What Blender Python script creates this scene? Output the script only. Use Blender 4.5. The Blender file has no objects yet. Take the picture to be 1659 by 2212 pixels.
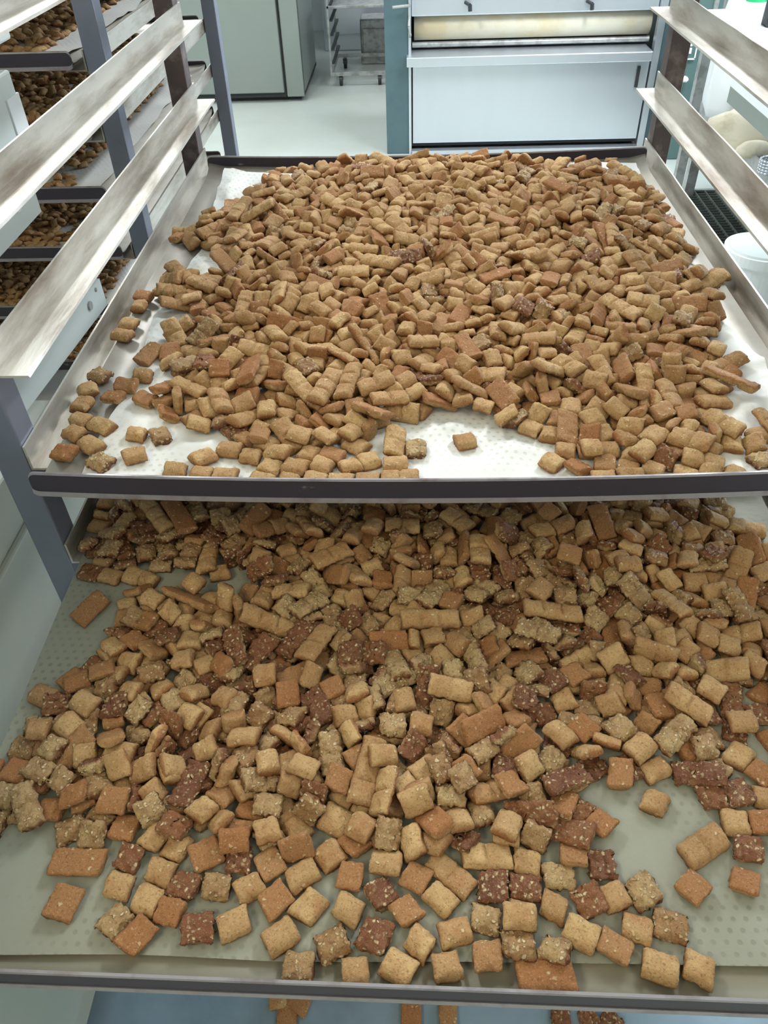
import bpy, bmesh, math
import numpy as np
from mathutils import Matrix, Vector, Quaternion, Euler

sc = bpy.context.scene
C = sc.collection
H = 1.45                      # height of the lens above the floor; the scene's depth axis is +Y, floor at z = 0

# ---- camera ---------------------------------------------------------------
FPX = 1673.0
cam_d = bpy.data.cameras.new('camera'); cam = bpy.data.objects.new('camera', cam_d); C.objects.link(cam)
cam_d.sensor_fit = 'VERTICAL'; cam_d.sensor_height = 24.0; cam_d.lens = 24.0 * FPX / 2212.0
cam_d.clip_start = .02; cam_d.clip_end = 60
_d = Vector((55.5, -1520.0, FPX)).normalized(); _n = Vector((70.5, 1844.0, FPX)).normalized()   # where +Y and -Z vanish
_u = -_n; _x = _d.cross(_u).normalized(); _u = _x.cross(_d)
RW = Matrix((_x, _d, _u))     # lens axes (right, down, forward) -> world
def ray(px, py): return RW @ Vector((px - 829.5, py - 1106.0, FPX))
cx_, cy_, cz_ = RW @ Vector((1, 0, 0)), RW @ Vector((0, 1, 0)), RW @ Vector((0, 0, 1))
cam.matrix_world = Matrix.Translation((0, 0, H)) @ Matrix(((cx_.x, -cy_.x, -cz_.x), (cx_.y, -cy_.y, -cz_.y), (cx_.z, -cy_.z, -cz_.z))).to_4x4()
sc.camera = cam
def onz(px, py, z): r = ray(px, py); t = (z - H) / r.z; return Vector((r.x * t, r.y * t, z))
def ony(px, py, y): r = ray(px, py); t = y / r.y; return Vector((r.x * t, y, r.z * t + H))
def onx(px, py, x): r = ray(px, py); t = x / r.x; return Vector((x, r.y * t, r.z * t + H))

# ---- light and exposure ---------------------------------------------------
sc.view_settings.view_transform = 'Standard'; sc.view_settings.look = 'None'
sc.view_settings.gamma = 1.0; sc.view_settings.use_curve_mapping = False
sc.view_settings.exposure = 0.0
W = bpy.data.worlds.new('world'); sc.world = W; W.use_nodes = True
W.node_tree.nodes['Background'].inputs[0].default_value = (.82, .90, 1.0, 1); W.node_tree.nodes['Background'].inputs[1].default_value = .14
def area(name, loc, size, energy, color, target=None, spread=180):
    l = bpy.data.lights.new(name, 'AREA'); l.shape = 'RECTANGLE'; l.size, l.size_y = size; l.energy = energy; l.color = color; l.spread = math.radians(spread)
    o = bpy.data.objects.new(name, l); C.objects.link(o); o.location = loc
    if target is not None: o.rotation_euler = (Vector(target) - Vector(loc)).to_track_quat('-Z', 'Y').to_euler()
    return o
LAMPS = [(-1.3, 2.6), (1.3, 2.6), (-1.3, 5.0), (1.3, 5.0), (-1.1, -.75), (1.0, -.75)]
LAMP_W = [70, 70, 32, 32, 17, 6.5]
LAMP_C = [(.93, .97, 1.0)] * 4 + [(1.0, .84, .50)] * 2
WIN_W = 75                   # daylight through the window in the right wall
area('window_daylight', (2.92, 3.4, 1.75), (2.3, 1.3), WIN_W, (.80, .90, 1.0), (0, 2.2, .6))

# ---- helpers --------------------------------------------------------------
def N(nt, t, **kw):
    n = nt.nodes.new(t)
    for k, v in kw.items(): setattr(n, k, v)
    return n
def mat(name, base, rough=.5, metal=0.0, dark=None, scale=6.0, stretch=(1, 1, 1), lo=.45, hi=.6, bump=0.0, bscale=40.0, fine=0.0, spec=.5, detail=6, coat=0.0):
    """principled surface; 'dark' is a second real colour (grime, baked residue, wear) laid in blotches"""
    m = bpy.data.materials.new(name); m.use_nodes = True; nt = m.node_tree; b = nt.nodes['Principled BSDF']
    b.inputs['Base Color'].default_value = (*base, 1); b.inputs['Roughness'].default_value = rough; b.inputs['Metallic'].default_value = metal
    b.inputs['Specular IOR Level'].default_value = spec; b.inputs['Coat Weight'].default_value = coat
    tc = N(nt, 'ShaderNodeTexCoord'); mp = N(nt, 'ShaderNodeMapping'); mp.inputs['Scale'].default_value = stretch
    nt.links.new(tc.outputs['Object'], mp.inputs[0])
    if dark is not None:
        n = N(nt, 'ShaderNodeTexNoise'); n.inputs['Scale'].default_value = scale; n.inputs['Detail'].default_value = detail; n.inputs['Roughness'].default_value = .62
        nt.links.new(mp.outputs[0], n.inputs['Vector'])
        r = N(nt, 'ShaderNodeMapRange'); r.inputs[1].default_value = lo; r.inputs[2].default_value = hi; nt.links.new(n.outputs['Fac'], r.inputs[0])
        x = N(nt, 'ShaderNodeMix', data_type='RGBA'); x.inputs[6].default_value = (*base, 1); x.inputs[7].default_value = (*dark, 1)
        nt.links.new(r.outputs[0], x.inputs[0]); nt.links.new(x.outputs[2], b.inputs['Base Color'])
    if bump:
        n2 = N(nt, 'ShaderNodeTexNoise'); n2.inputs['Scale'].default_value = bscale; n2.inputs['Detail'].default_value = 4
        nt.links.new(mp.outputs[0], n2.inputs['Vector'])
        bp = N(nt, 'ShaderNodeBump'); bp.inputs['Strength'].default_value = bump; bp.inputs['Distance'].default_value = .002
        nt.links.new(n2.outputs['Fac'], bp.inputs['Height']); nt.links.new(bp.outputs[0], b.inputs['Normal'])
    return m

class MB:
    """collects shapes, then links them as ONE mesh object"""
    def __init__(s): s.b = bmesh.new()
    def box(s, x0, x1, y0, y1, z0, z1, bevel=0.0, rot=None, about=None):
        vs = [s.b.verts.new((x, y, z)) for x in (x0, x1) for y in (y0, y1) for z in (z0, z1)]
        fs = [s.b.faces.new([vs[i] for i in q]) for q in ((0, 1, 3, 2), (4, 6, 7, 5), (0, 4, 5, 1), (2, 3, 7, 6), (0, 2, 6, 4), (1, 5, 7, 3))]
        if bevel:
            es = list({e for f in fs for e in f.edges})
            r = bmesh.ops.bevel(s.b, geom=es, offset=bevel, segments=2, affect='EDGES', profile=.5); vs = list({v for f in r['faces'] for v in f.verts} | {v for v in vs if v.is_valid})
        if rot is not None: bmesh.ops.rotate(s.b, verts=[v for v in vs if v.is_valid], cent=about or (0, 0, 0), matrix=rot)
        return s
    def cyl(s, p, q, r, r2=None, n=20, caps=True):
        p, q = Vector(p), Vector(q); d = q - p; M = Matrix.Translation((p + q) / 2) @ d.to_track_quat('Z', 'Y').to_matrix().to_4x4()
        bmesh.ops.create_cone(s.b, cap_ends=caps, segments=n, radius1=r, radius2=r if r2 is None else r2, depth=d.length, matrix=M); return s
    def ball(s, c, r, sc=(1, 1, 1), sub=3):
        bmesh.ops.create_icosphere(s.b, subdivisions=sub, radius=r, matrix=Matrix.Translation(c) @ Matrix.Diagonal((*sc, 1))); return s
    def prism(s, pts, lo, hi, axis='y'):
        f = {'y': lambda a, b, t: (a, t, b), 'x': lambda a, b, t: (t, a, b), 'z': lambda a, b, t: (a, b, t)}[axis]
        A = [s.b.verts.new(f(a, b, lo)) for a, b in pts]; B = [s.b.verts.new(f(a, b, hi)) for a, b in pts]; n = len(pts)
        s.b.faces.new(A); s.b.faces.new(B[::-1])
        for i in range(n): s.b.faces.new((A[i], B[i], B[(i + 1) % n], A[(i + 1) % n]))
        return s
    def tube(s, pts, r, n=8):
        for a, b in zip(pts[:-1], pts[1:]): s.cyl(a, b, r, n=n)
        return s
    def build(s, name, m, parent=None, smooth=False, loc=None):
        me = bpy.data.meshes.new(name); bmesh.ops.recalc_face_normals(s.b, faces=s.b.faces); s.b.to_mesh(me); s.b.free()
        if smooth: me.shade_smooth()
        me.materials.append(m); o = bpy.data.objects.new(name, me); C.objects.link(o)
        if parent is not None: o.parent = parent
        if loc is not None: o.location = loc
        return o
def raw(name, V, F, m, parent=None, smooth=True):
    me = bpy.data.meshes.new(name); me.from_pydata([tuple(v) for v in V], [], F); me.materials.append(m)
    if smooth: me.shade_smooth()
    o = bpy.data.objects.new(name, me); C.objects.link(o)
    if parent is not None: o.parent = parent
    return o
def tag(o, label=None, cat=None, group=None, kind=None):
    for k, v in (('label', label), ('category', cat), ('group', group), ('kind', kind)):
        if v: o[k] = v
    return o
def empty(name, loc, label, cat, group=None):
    o = bpy.data.objects.new(name, None); o.empty_display_size = .05; C.objects.link(o); o.location = loc
    return tag(o, label, cat, group)
def put(root):
    """children were modelled in world coordinates: keep them there under a root that is not at the origin"""
    for c in root.children: c.location = c.location - root.location
    return root

# ---- materials ------------------------------------------------------------
M_floor = mat('floor_resin', (.46, .49, .445), .35, dark=(.52, .57, .54), scale=2.2, lo=.35, hi=.75, bump=.05, bscale=90)
M_wall = mat('wall_paint', (.74, .78, .78), .6)
M_ceil = mat('ceiling_paint', (.8, .8, .78), .8)
M_rail = mat('worn_rail_steel', (.54, .52, .47), .36, .5, dark=(.21, .165, .12), scale=13, stretch=(2.2, .40, 2.2), lo=.42, hi=.68, bump=.2, bscale=60, detail=9)
M_post = mat('post_steel', (.20, .22, .28), .45, .35, dark=(.17, .17, .20), scale=7, lo=.5, hi=.75)
M_postd = mat('baked_post_steel', (.085, .062, .062), .55, .3, dark=(.24, .19, .17), scale=26, lo=.52, hi=.74)
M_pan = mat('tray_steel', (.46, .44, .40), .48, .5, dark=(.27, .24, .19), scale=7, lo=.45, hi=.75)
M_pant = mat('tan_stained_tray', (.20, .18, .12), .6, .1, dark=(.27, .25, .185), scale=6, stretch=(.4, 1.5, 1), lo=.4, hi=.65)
M_lip = mat('baked_black_lip', (.036, .030, .044), .55, .05, dark=(.30, .27, .29), scale=34, stretch=(.6, 1, 1.4), lo=.66, hi=.74)
M_bead = mat('lip_edge_steel', (.33, .31, .33), .42, .5, dark=(.22, .18, .19), scale=30, lo=.5, hi=.68)
M_inox = mat('brushed_stainless', (.66, .70, .75), .34, .8, dark=(.65, .69, .74), scale=2, stretch=(8, 1, 1), lo=.4, hi=.6)
M_teal = mat('teal_grey_enamel', (.075, .13, .145), .4, dark=(.065, .115, .13), scale=4)
M_cream = mat('cream_belt_roller', (.62, .52, .34), .7, dark=(.66, .62, .50), scale=3.4, stretch=(1.2, 4, 1), lo=.42, hi=.58)
M_gap = mat('dark_gap_rubber', (.03, .035, .035), .7)
M_fridge = mat('grey_green_steel', (.27, .30, .275), .38, .35, dark=(.27, .32, .285), scale=1.6, lo=.4, hi=.65)
M_green = mat('dark_green_enamel', (.09, .16, .15), .45)
M_white = mat('white_enamel', (.62, .68, .67), .45, dark=(.50, .55, .53), scale=3, lo=.5, hi=.8)
M_whitep = mat('white_plastic', (.80, .84, .86), .4)
M_bag = mat('white_plastic_film', (.78, .80, .82), .3, bump=.4, bscale=18)
M_cloth = mat('floury_cream_cloth', (.72, .66, .52), .9, dark=(.45, .37, .24), scale=6, lo=.5, hi=.7, bump=.5, bscale=60)
M_blue = mat('blue_grey_steel', (.20, .30, .42), .4, .3)
M_pblue = mat('pale_blue_panel', (.52, .68, .82), .5)
M_gcap = mat('green_cap_plastic', (.02, .50, .18), .35)
M_black = mat('black_steel', (.025, .027, .03), .5)
M_trolley = mat('grey_trolley_steel', (.42, .43, .42), .4, .5, dark=(.28, .28, .27), scale=20)
M_lamp = bpy.data.materials.new('lamp_diffuser'); M_lamp.use_nodes = True
_b = M_lamp.node_tree.nodes['Principled BSDF']; _b.inputs['Emission Color'].default_value = (1, .98, .95, 1); _b.inputs['Emission Strength'].default_value = 3.0
M_sky = bpy.data.materials.new('window_sky_glass'); M_sky.use_nodes = True
_b = M_sky.node_tree.nodes['Principled BSDF']; _b.inputs['Base Color'].default_value = (.8, .9, 1, 1); _b.inputs['Emission Color'].default_value = (.75, .88, 1, 1); _b.inputs['Emission Strength'].default_value = 3.0

def paper_mat(name, base, dots, dot_dark):
    """baking parchment; the sheet below is perforated and its staggered holes print through the paper"""
    m = bpy.data.materials.new(name); m.use_nodes = True; nt = m.node_tree; b = nt.nodes['Principled BSDF']; L = nt.links.new
    b.inputs['Roughness'].default_value = .55; b.inputs['Specular IOR Level'].default_value = .3
    tc = N(nt, 'ShaderNodeTexCoord'); sp = N(nt, 'ShaderNodeSeparateXYZ'); L(tc.outputs['Object'], sp.inputs[0])
    def cell(off):                                     # distance to the nearest hole of one square lattice
        out = []
        for ax in 'XY':
            p = .0085 if ax == 'X' else .0147
            a = N(nt, 'ShaderNodeMath', operation='MULTIPLY_ADD'); L(sp.outputs[ax], a.inputs[0]); a.inputs[1].default_value = 1 / p; a.inputs[2].default_value = off
            f = N(nt, 'ShaderNodeMath', operation='FRACT'); L(a.outputs[0], f.inputs[0])
            s_ = N(nt, 'ShaderNodeMath', operation='SUBTRACT'); L(f.outputs[0], s_.inputs[0]); s_.inputs[1].default_value = .5
            k = N(nt, 'ShaderNodeMath', operation='MULTIPLY'); L(s_.outputs[0], k.inputs[0]); k.inputs[1].default_value = p
            q = N(nt, 'ShaderNodeMath', operation='MULTIPLY'); L(k.outputs[0], q.inputs[0]); L(k.outputs[0], q.inputs[1]); out.append(q)
        s2 = N(nt, 'ShaderNodeMath', operation='ADD'); L(out[0].outputs[0], s2.inputs[0]); L(out[1].outputs[0], s2.inputs[1])
        r = N(nt, 'ShaderNodeMath', operation='SQRT'); L(s2.outputs[0], r.inputs[0]); return r
    mn = N(nt, 'ShaderNodeMath', operation='MINIMUM'); L(cell(0).outputs[0], mn.inputs[0]); L(cell(.5).outputs[0], mn.inputs[1])
    mr = N(nt, 'ShaderNodeMapRange'); L(mn.outputs[0], mr.inputs[0]); mr.inputs[1].default_value = .0011; mr.inputs[2].default_value = .0022; mr.inputs[3].default_value = 1; mr.inputs[4].default_value = 0
    no = N(nt, 'ShaderNodeTexNoise'); L(tc.outputs['Object'], no.inputs['Vector']); no.inputs['Scale'].default_value = 9; no.inputs['Detail'].default_value = 3
    nr = N(nt, 'ShaderNodeMapRange'); L(no.outputs['Fac'], nr.inputs[0]); nr.inputs[1].default_value = .42; nr.inputs[2].default_value = .62
    k = N(nt, 'ShaderNodeMath', operation='MULTIPLY'); L(mr.outputs[0], k.inputs[0]); L(nr.outputs[0], k.inputs[1])
    k2 = N(nt, 'ShaderNodeMath', operation='MULTIPLY'); L(k.outputs[0], k2.inputs[0]); k2.inputs[1].default_value = dots
    x = N(nt, 'ShaderNodeMix', data_type='RGBA'); x.inputs[6].default_value = (*base, 1); x.inputs[7].default_value = (*dot_dark, 1); L(k2.outputs[0], x.inputs[0])
    n3 = N(nt, 'ShaderNodeTexNoise'); L(tc.outputs['Object'], n3.inputs['Vector']); n3.inputs['Scale'].default_value = 5; n3.inputs['Detail'].default_value = 5
    n4 = N(nt, 'ShaderNodeMapRange'); L(n3.outputs['Fac'], n4.inputs[0]); n4.inputs[3].default_value = .88; n4.inputs[4].default_value = 1.08
    mu = N(nt, 'ShaderNodeVectorMath', operation='SCALE'); L(x.outputs[2], mu.inputs[0]); L(n4.outputs[0], mu.inputs['Scale']); L(mu.outputs[0], b.inputs['Base Color'])
    n5 = N(nt, 'ShaderNodeTexNoise'); L(tc.outputs['Object'], n5.inputs['Vector']); n5.inputs['Scale'].default_value = 160; n5.inputs['Detail'].default_value = 3
    sb = N(nt, 'ShaderNodeMath', operation='MULTIPLY_ADD'); L(k2.outputs[0], sb.inputs[0]); sb.inputs[1].default_value = -1.2; L(n5.outputs['Fac'], sb.inputs[2])
    bp = N(nt, 'ShaderNodeBump'); bp.inputs['Strength'].default_value = .35; bp.inputs['Distance'].default_value = .001; L(sb.outputs[0], bp.inputs['Height']); L(bp.outputs[0], b.inputs['Normal'])
    return m
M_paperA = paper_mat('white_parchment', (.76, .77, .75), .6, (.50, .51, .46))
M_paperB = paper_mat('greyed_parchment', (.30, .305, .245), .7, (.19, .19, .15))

def biscuit_mat(name, oat):
    """baked dough: tan floury top, red-brown underside, per-piece tone, oat flakes; colours belong to the dough itself"""
    m = bpy.data.materials.new(name); m.use_nodes = True; nt = m.node_tree; b = nt.nodes['Principled BSDF']; L = nt.links.new
    lc = N(nt, 'ShaderNodeAttribute', attribute_name='lc'); sd = N(nt, 'ShaderNodeAttribute', attribute_name='side'); tn = N(nt, 'ShaderNodeAttribute', attribute_name='tone')
    def mix(fac, a, c, blend='MIX'):
        x = N(nt, 'ShaderNodeMix', data_type='RGBA', blend_type=blend)
        for s_, v in ((0, fac), (6, a), (7, c)):
            if isinstance(v, tuple): x.inputs[s_].default_value = (*v, 1)
            elif isinstance(v, float): x.inputs[s_].default_value = v
            else: L(v, x.inputs[s_])
        return x.outputs[2]
    def noise(sc_, det=4, ro=.55):
        n = N(nt, 'ShaderNodeTexNoise'); L(lc.outputs['Vector'], n.inputs['Vector']); n.inputs['Scale'].default_value = sc_; n.inputs['Detail'].default_value = det; n.inputs['Roughness'].default_value = ro; return n.outputs['Fac']
    def rng(v, a, c, d=0.0, e=1.0):
        r = N(nt, 'ShaderNodeMapRange'); L(v, r.inputs[0])
        for i, q in enumerate((a, c, d, e)): r.inputs[i + 1].default_value = q
        return r.outputs[0]
    tsep = N(nt, 'ShaderNodeSeparateXYZ'); L(tn.outputs['Vector'], tsep.inputs[0]); t0, t1 = tsep.outputs[0], tsep.outputs[1]
    if oat:
        top = mix(t0, TOP_O[0], TOP_O[1]); und = mix(t1, UND_O[0], UND_O[1])
    else:
        top = mix(t0, TOP_P[0], TOP_P[1]); und = mix(t1, UND_P[0], UND_P[1])
    nb = noise(140, 6, .6)
    ad = N(nt, 'ShaderNodeMath', operation='MULTIPLY_ADD'); L(nb, ad.inputs[0]); ad.inputs[1].default_value = .9; L(sd.outputs['Fac'], ad.inputs[2])
    c = mix(rng(ad.outputs[0], .62, 1.0), top, und)
    c = mix(rng(noise(70, 4), .42, .66, 0, .62), c, und if not oat else (.24, .10, .035))     # uneven browning
    c = mix(rng(noise(520, 6, .75), .52, .66, 0, .68), c, (.11, .042, .014))                 # crumb pits
    c = mix(rng(noise(900, 4, .6), .57, .68, 0, .35), c, FLAKE)                             # flour and bran
    wn_ = N(nt, 'ShaderNodeTexNoise'); L(lc.outputs['Vector'], wn_.inputs['Vector']); wn_.inputs['Scale'].default_value = 260; wn_.inputs['Detail'].default_value = 3
    ws = N(nt, 'ShaderNodeVectorMath', operation='SCALE'); L(wn_.outputs['Color'], ws.inputs[0]); ws.inputs['Scale'].default_value = .0042
    wa = N(nt, 'ShaderNodeVectorMath', operation='ADD'); L(lc.outputs['Vector'], wa.inputs[0]); L(ws.outputs[0], wa.inputs[1])
    vo = N(nt, 'ShaderNodeTexVoronoi'); L(wa.outputs[0], vo.inputs['Vector']); vo.inputs['Scale'].default_value = 290 if oat else 300; vo.inputs['Randomness'].default_value = 1
    csep = N(nt, 'ShaderNodeSeparateColor'); L(vo.outputs['Color'], csep.inputs[0])
    pick = rng(csep.outputs[0], .40 if oat else .90, .80 if oat else .97)
    core = rng(vo.outputs['Distance'], .28, .50, 1, 0)
    fl = N(nt, 'ShaderNodeMath', operation='MULTIPLY'); L(pick, fl.inputs[0]); L(core, fl.inputs[1])
    f2 = N(nt, 'ShaderNodeMath', operation='MULTIPLY'); L(fl.outputs[0], f2.inputs[0]); f2.inputs[1].default_value = .85 if oat else .6
    c = mix(f2.outputs[0], c, FLAKE)
    L(c, b.inputs['Base Color']); b.inputs['Roughness'].default_value = .5 if oat else .66; b.inputs['Specular IOR Level'].default_value = .45 if oat else .3
    h = N(nt, 'ShaderNodeMath', operation='ADD'); L(noise(420, 5, .7), h.inputs[0]); L(fl.outputs[0], h.inputs[1])
    bp = N(nt, 'ShaderNodeBump'); bp.inputs['Strength'].default_value = 1.0 if oat else .8; bp.inputs['Distance'].default_value = .0016; L(h.outputs[0], bp.inputs['Height']); L(bp.outputs[0], b.inputs['Normal'])
    return m
TOP_P = ((.57, .38, .175), (.42, .25, .11)); UND_P = ((.34, .145, .052), (.38, .20, .085))
TOP_O = ((.54, .38, .18), (.36, .20, .08)); UND_O = ((.16, .050, .020), (.26, .095, .033))
FLAKE = (.78, .60, .34)
M_plain = biscuit_mat('baked_dough', False); M_oat = biscuit_mat('oat_dough', True)

# ---- biscuit shapes -------------------------------------------------------
VAR = []          # (oat, cells, length of a cell, width, top, bottom)
_r = np.random.RandomState(5)
for k in range(14): VAR.append((0, 1, _r.uniform(.0165, .0220), _r.uniform(.0170, .0205), _r.uniform(.0055, .0075), .0024))
for k in range(6):  VAR.append((0, 2, _r.uniform(.0160, .0190), _r.uniform(.0172, .0200), _r.uniform(.0055, .0070), .0022))
for k in range(3):  VAR.append((0, 3, _r.uniform(.0162, .0180), _r.uniform(.0172, .0195), _r.uniform(.0060, .0070), .0022))
for k in range(9):  VAR.append((1, 1, _r.uniform(.0170, .0215), _r.uniform(.0172, .0205), _r.uniform(.0050, .0065), .0024))
for k in range(3):  VAR.append((1, 2, _r.uniform(.0165, .0185), _r.uniform(.0175, .0200), _r.uniform(.0050, .0065), .0024))

def value_noise(P, freq, seed):
    P = P * freq; i = np.floor(P).astype(np.int64); f = P - i; f = f * f * (3 - 2 * f); out = 0
    for dx in (0, 1):
        for dy in (0, 1):
            for dz in (0, 1):
                h = ((i[:, 0] + dx) * 73856093) ^ ((i[:, 1] + dy) * 19349663) ^ ((i[:, 2] + dz) * 83492791) ^ (seed * 2654435 + 77)
                h = (h ^ (h >> 13)) * 1274126177 & 0x7fffffff
                h = ((h ^ (h >> 16)) & 0xffff) / 65535.0
                w = (f[:, 0] if dx else 1 - f[:, 0]) * (f[:, 1] if dy else 1 - f[:, 1]) * (f[:, 2] if dz else 1 - f[:, 2])
                out = out + h * w
    return out * 2 - 1

def piece_mesh(v, res=8, rough=True):
    """vertices, quads and 'underside' value of one pillow biscuit: domed top, flat underside, two pinched and two cut edges"""
    oat, n, cl, w, ht, hb = VAR[v]; rs = np.random.RandomState(100 + v)
    L = n * cl; nx = res * n + 1; ny = res + 1
    skew = rs.uniform(-.16, .16); tw = rs.uniform(-.05, .05)
    xs = np.linspace(-1, 1, nx); ys = np.linspace(-1, 1, ny)
    ys = np.sign(ys) * np.abs(ys) ** .8; 
    U, V = np.meshgrid(xs, ys, indexing='ij')
    cellpos = ((U + 1) / 2 * n) % 1.0
    g = np.minimum(cellpos, 1 - cellpos)
    inner = (np.abs(U) < .999)
    groove = np.ones_like(U)
    if n > 1: groove = np.where(inner & (np.abs(U) < 1 - .5 / n), 1 - .62 * np.exp(-(g / .07) ** 2), 1.0)
    dome = np.clip(1 - np.abs(V) ** 3.0, 0, 1) ** .60
    endr = 1 - .22 * np.abs(np.clip((np.abs(U) - (1 - .3 / n)) / (.3 / n), 0, 1)) ** 2.5
    top = .0019 + (ht * 1.08 - .0019) * dome * endr * groove
    bot = -(.0009 + (hb - .0009) * np.clip(1 - np.abs(V) ** 4, 0, 1) * (1 if not n > 1 else 1))
    X = U * L / 2 + skew * V * w / 2 + tw * V * U * .006; Y = V * w / 2 * (1 - .05 * (np.abs(U) > .999)) 
    T = np.stack([X, Y, top], -1).reshape(-1, 3); B = np.stack([X, Y, bot], -1).reshape(-1, 3)
    idx = lambda a, b: a * ny + b
    F = []; N = nx * ny
    for a in range(nx - 1):
        for b in range(ny - 1):
            F.append((idx(a, b), idx(a + 1, b), idx(a + 1, b + 1), idx(a, b + 1)))
            F.append(tuple(N + q for q in (idx(a, b), idx(a, b + 1), idx(a + 1, b + 1), idx(a + 1, b))))
    rim = [(a, 0) for a in range(nx)] + [(nx - 1, b) for b in range(1, ny)] + [(a, ny - 1) for a in range(nx - 2, -1, -1)] + [(0, b) for b in range(ny - 2, 0, -1)]
    ml = [(T[idx(*q)] + B[idx(*q)]) / 2 for q in rim]
    M = np.array([[m[0] * 1.03, m[1] * 1.03, m[2]] for m in ml])
    R = len(rim)
    for k in range(R):
        j = (k + 1) % R; a, b = idx(*rim[k]), idx(*rim[j])
        F.append((a, 2 * N + k, 2 * N + j, b)); F.append((2 * N + k, N + a, N + b, 2 * N + j))
    P = np.concatenate([T, B, M]); S = np.concatenate([np.zeros(N), np.ones(N), np.full(R, .55)])
    if rough:
        amp = .0017 if oat else .00080
        for c in range(3): P[:, c] += amp * value_noise(P + v, 380 if oat else 240, v * 3 + c) + amp * .6 * value_noise(P + v, 900, v * 3 + c + 50)
        P[:, 2] += .0006 * value_noise(P * [1, 1, 0] + v, 90, v + 9)
    return P, F, S

# ---- room -----------------------------------------------------------------
X0, X1, Y0, Y1, ZC = -2.9, 3.0, -1.6, 8.0, 2.9
for nm, a in (('floor', (X0, X1, Y0, Y1, -.1, 0)), ('ceiling', (X0, X1, Y0, Y1, ZC, ZC + .1)), ('wall_back', (X0, X1, Y1, Y1 + .1, 0, ZC)),
              ('wall_left', (X0 - .1, X0, Y0, Y1, 0, ZC)), ('wall_front', (X0, X1, Y0 - .1, Y0, 0, ZC))):
    tag(MB().box(*a).build(nm, M_floor if nm == 'floor' else M_ceil if nm == 'ceiling' else M_wall), kind='structure')
w = MB().box(X1, X1 + .1, Y0, 2.2, 0, ZC).box(X1, X1 + .1, 4.6, Y1, 0, ZC).box(X1, X1 + .1, 2.2, 4.6, 0, 1.05).box(X1, X1 + .1, 2.2, 4.6, 2.45, ZC).build('wall_right', M_wall)
tag(w, kind='structure')
wn = MB().box(X1 + .02, X1 + .07, 2.2, 2.26, 1.05, 2.45).box(X1 + .02, X1 + .07, 4.54, 4.6, 1.05, 2.45).box(X1 + .02, X1 + .07, 2.2, 4.6, 1.05, 1.11).box(X1 + .02, X1 + .07, 2.2, 4.6, 2.39, 2.45).box(X1 + .02, X1 + .07, 3.37, 3.43, 1.05, 2.45).build('window_1', M_whitep)
tag(wn, kind='structure')
MB().box(X1 + .075, X1 + .08, 2.2, 4.6, 1.05, 2.45).build('pane', M_sky, wn)
for k, (lx, ly) in enumerate(LAMPS):
    t = empty('ceiling_light', (lx, ly, ZC), 'long fluorescent ceiling fitting over the bakery floor', 'ceiling light', 'fluorescent ceiling fittings')
    MB().box(lx - .18, lx + .18, ly - .65, ly + .65, ZC - .07, ZC, .01).build('housing', M_whitep, t)
    MB().box(lx - .15, lx + .15, ly - .60, ly + .60, ZC - .078, ZC - .069).build('diffuser', M_lamp, t); put(t)
    area('ceiling_tube', (lx, ly, ZC - .085), (.3, 1.2), LAMP_W[k], LAMP_C[k], (lx, ly, 0))

# floor drain with its grating
t = empty('floor_grate', (1.62, 3.5, 0), 'rectangular steel floor grating under the workbench on the right', 'grate')
g = MB(); gx0, gx1, gy0, gy1 = 1.345, 1.95, 2.95, 3.93
for k in range(13): x = gx0 + (gx1 - gx0) * k / 12; g.box(x - .002, x + .002, gy0, gy1, .002, .014)
for k in range(34): y = gy0 + (gy1 - gy0) * k / 33; g.box(gx0, gx1, y - .0015, y + .0015, .003, .010)
g.build('bars', mat('grate_steel', (.17, .19, .17), .5, .4), t)
MB().box(gx0 - .02, gx1 + .02, gy0 - .02, gy0, 0, .016).box(gx0 - .02, gx1 + .02, gy1, gy1 + .02, 0, .016).box(gx0 - .02, gx0, gy0, gy1, 0, .016).box(gx1, gx1 + .02, gy0, gy1, 0, .016).build('frame', M_trolley, t)
MB().box(gx0, gx1, gy0, gy1, .0005, .002).build('sump', M_black, t); put(t)

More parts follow.
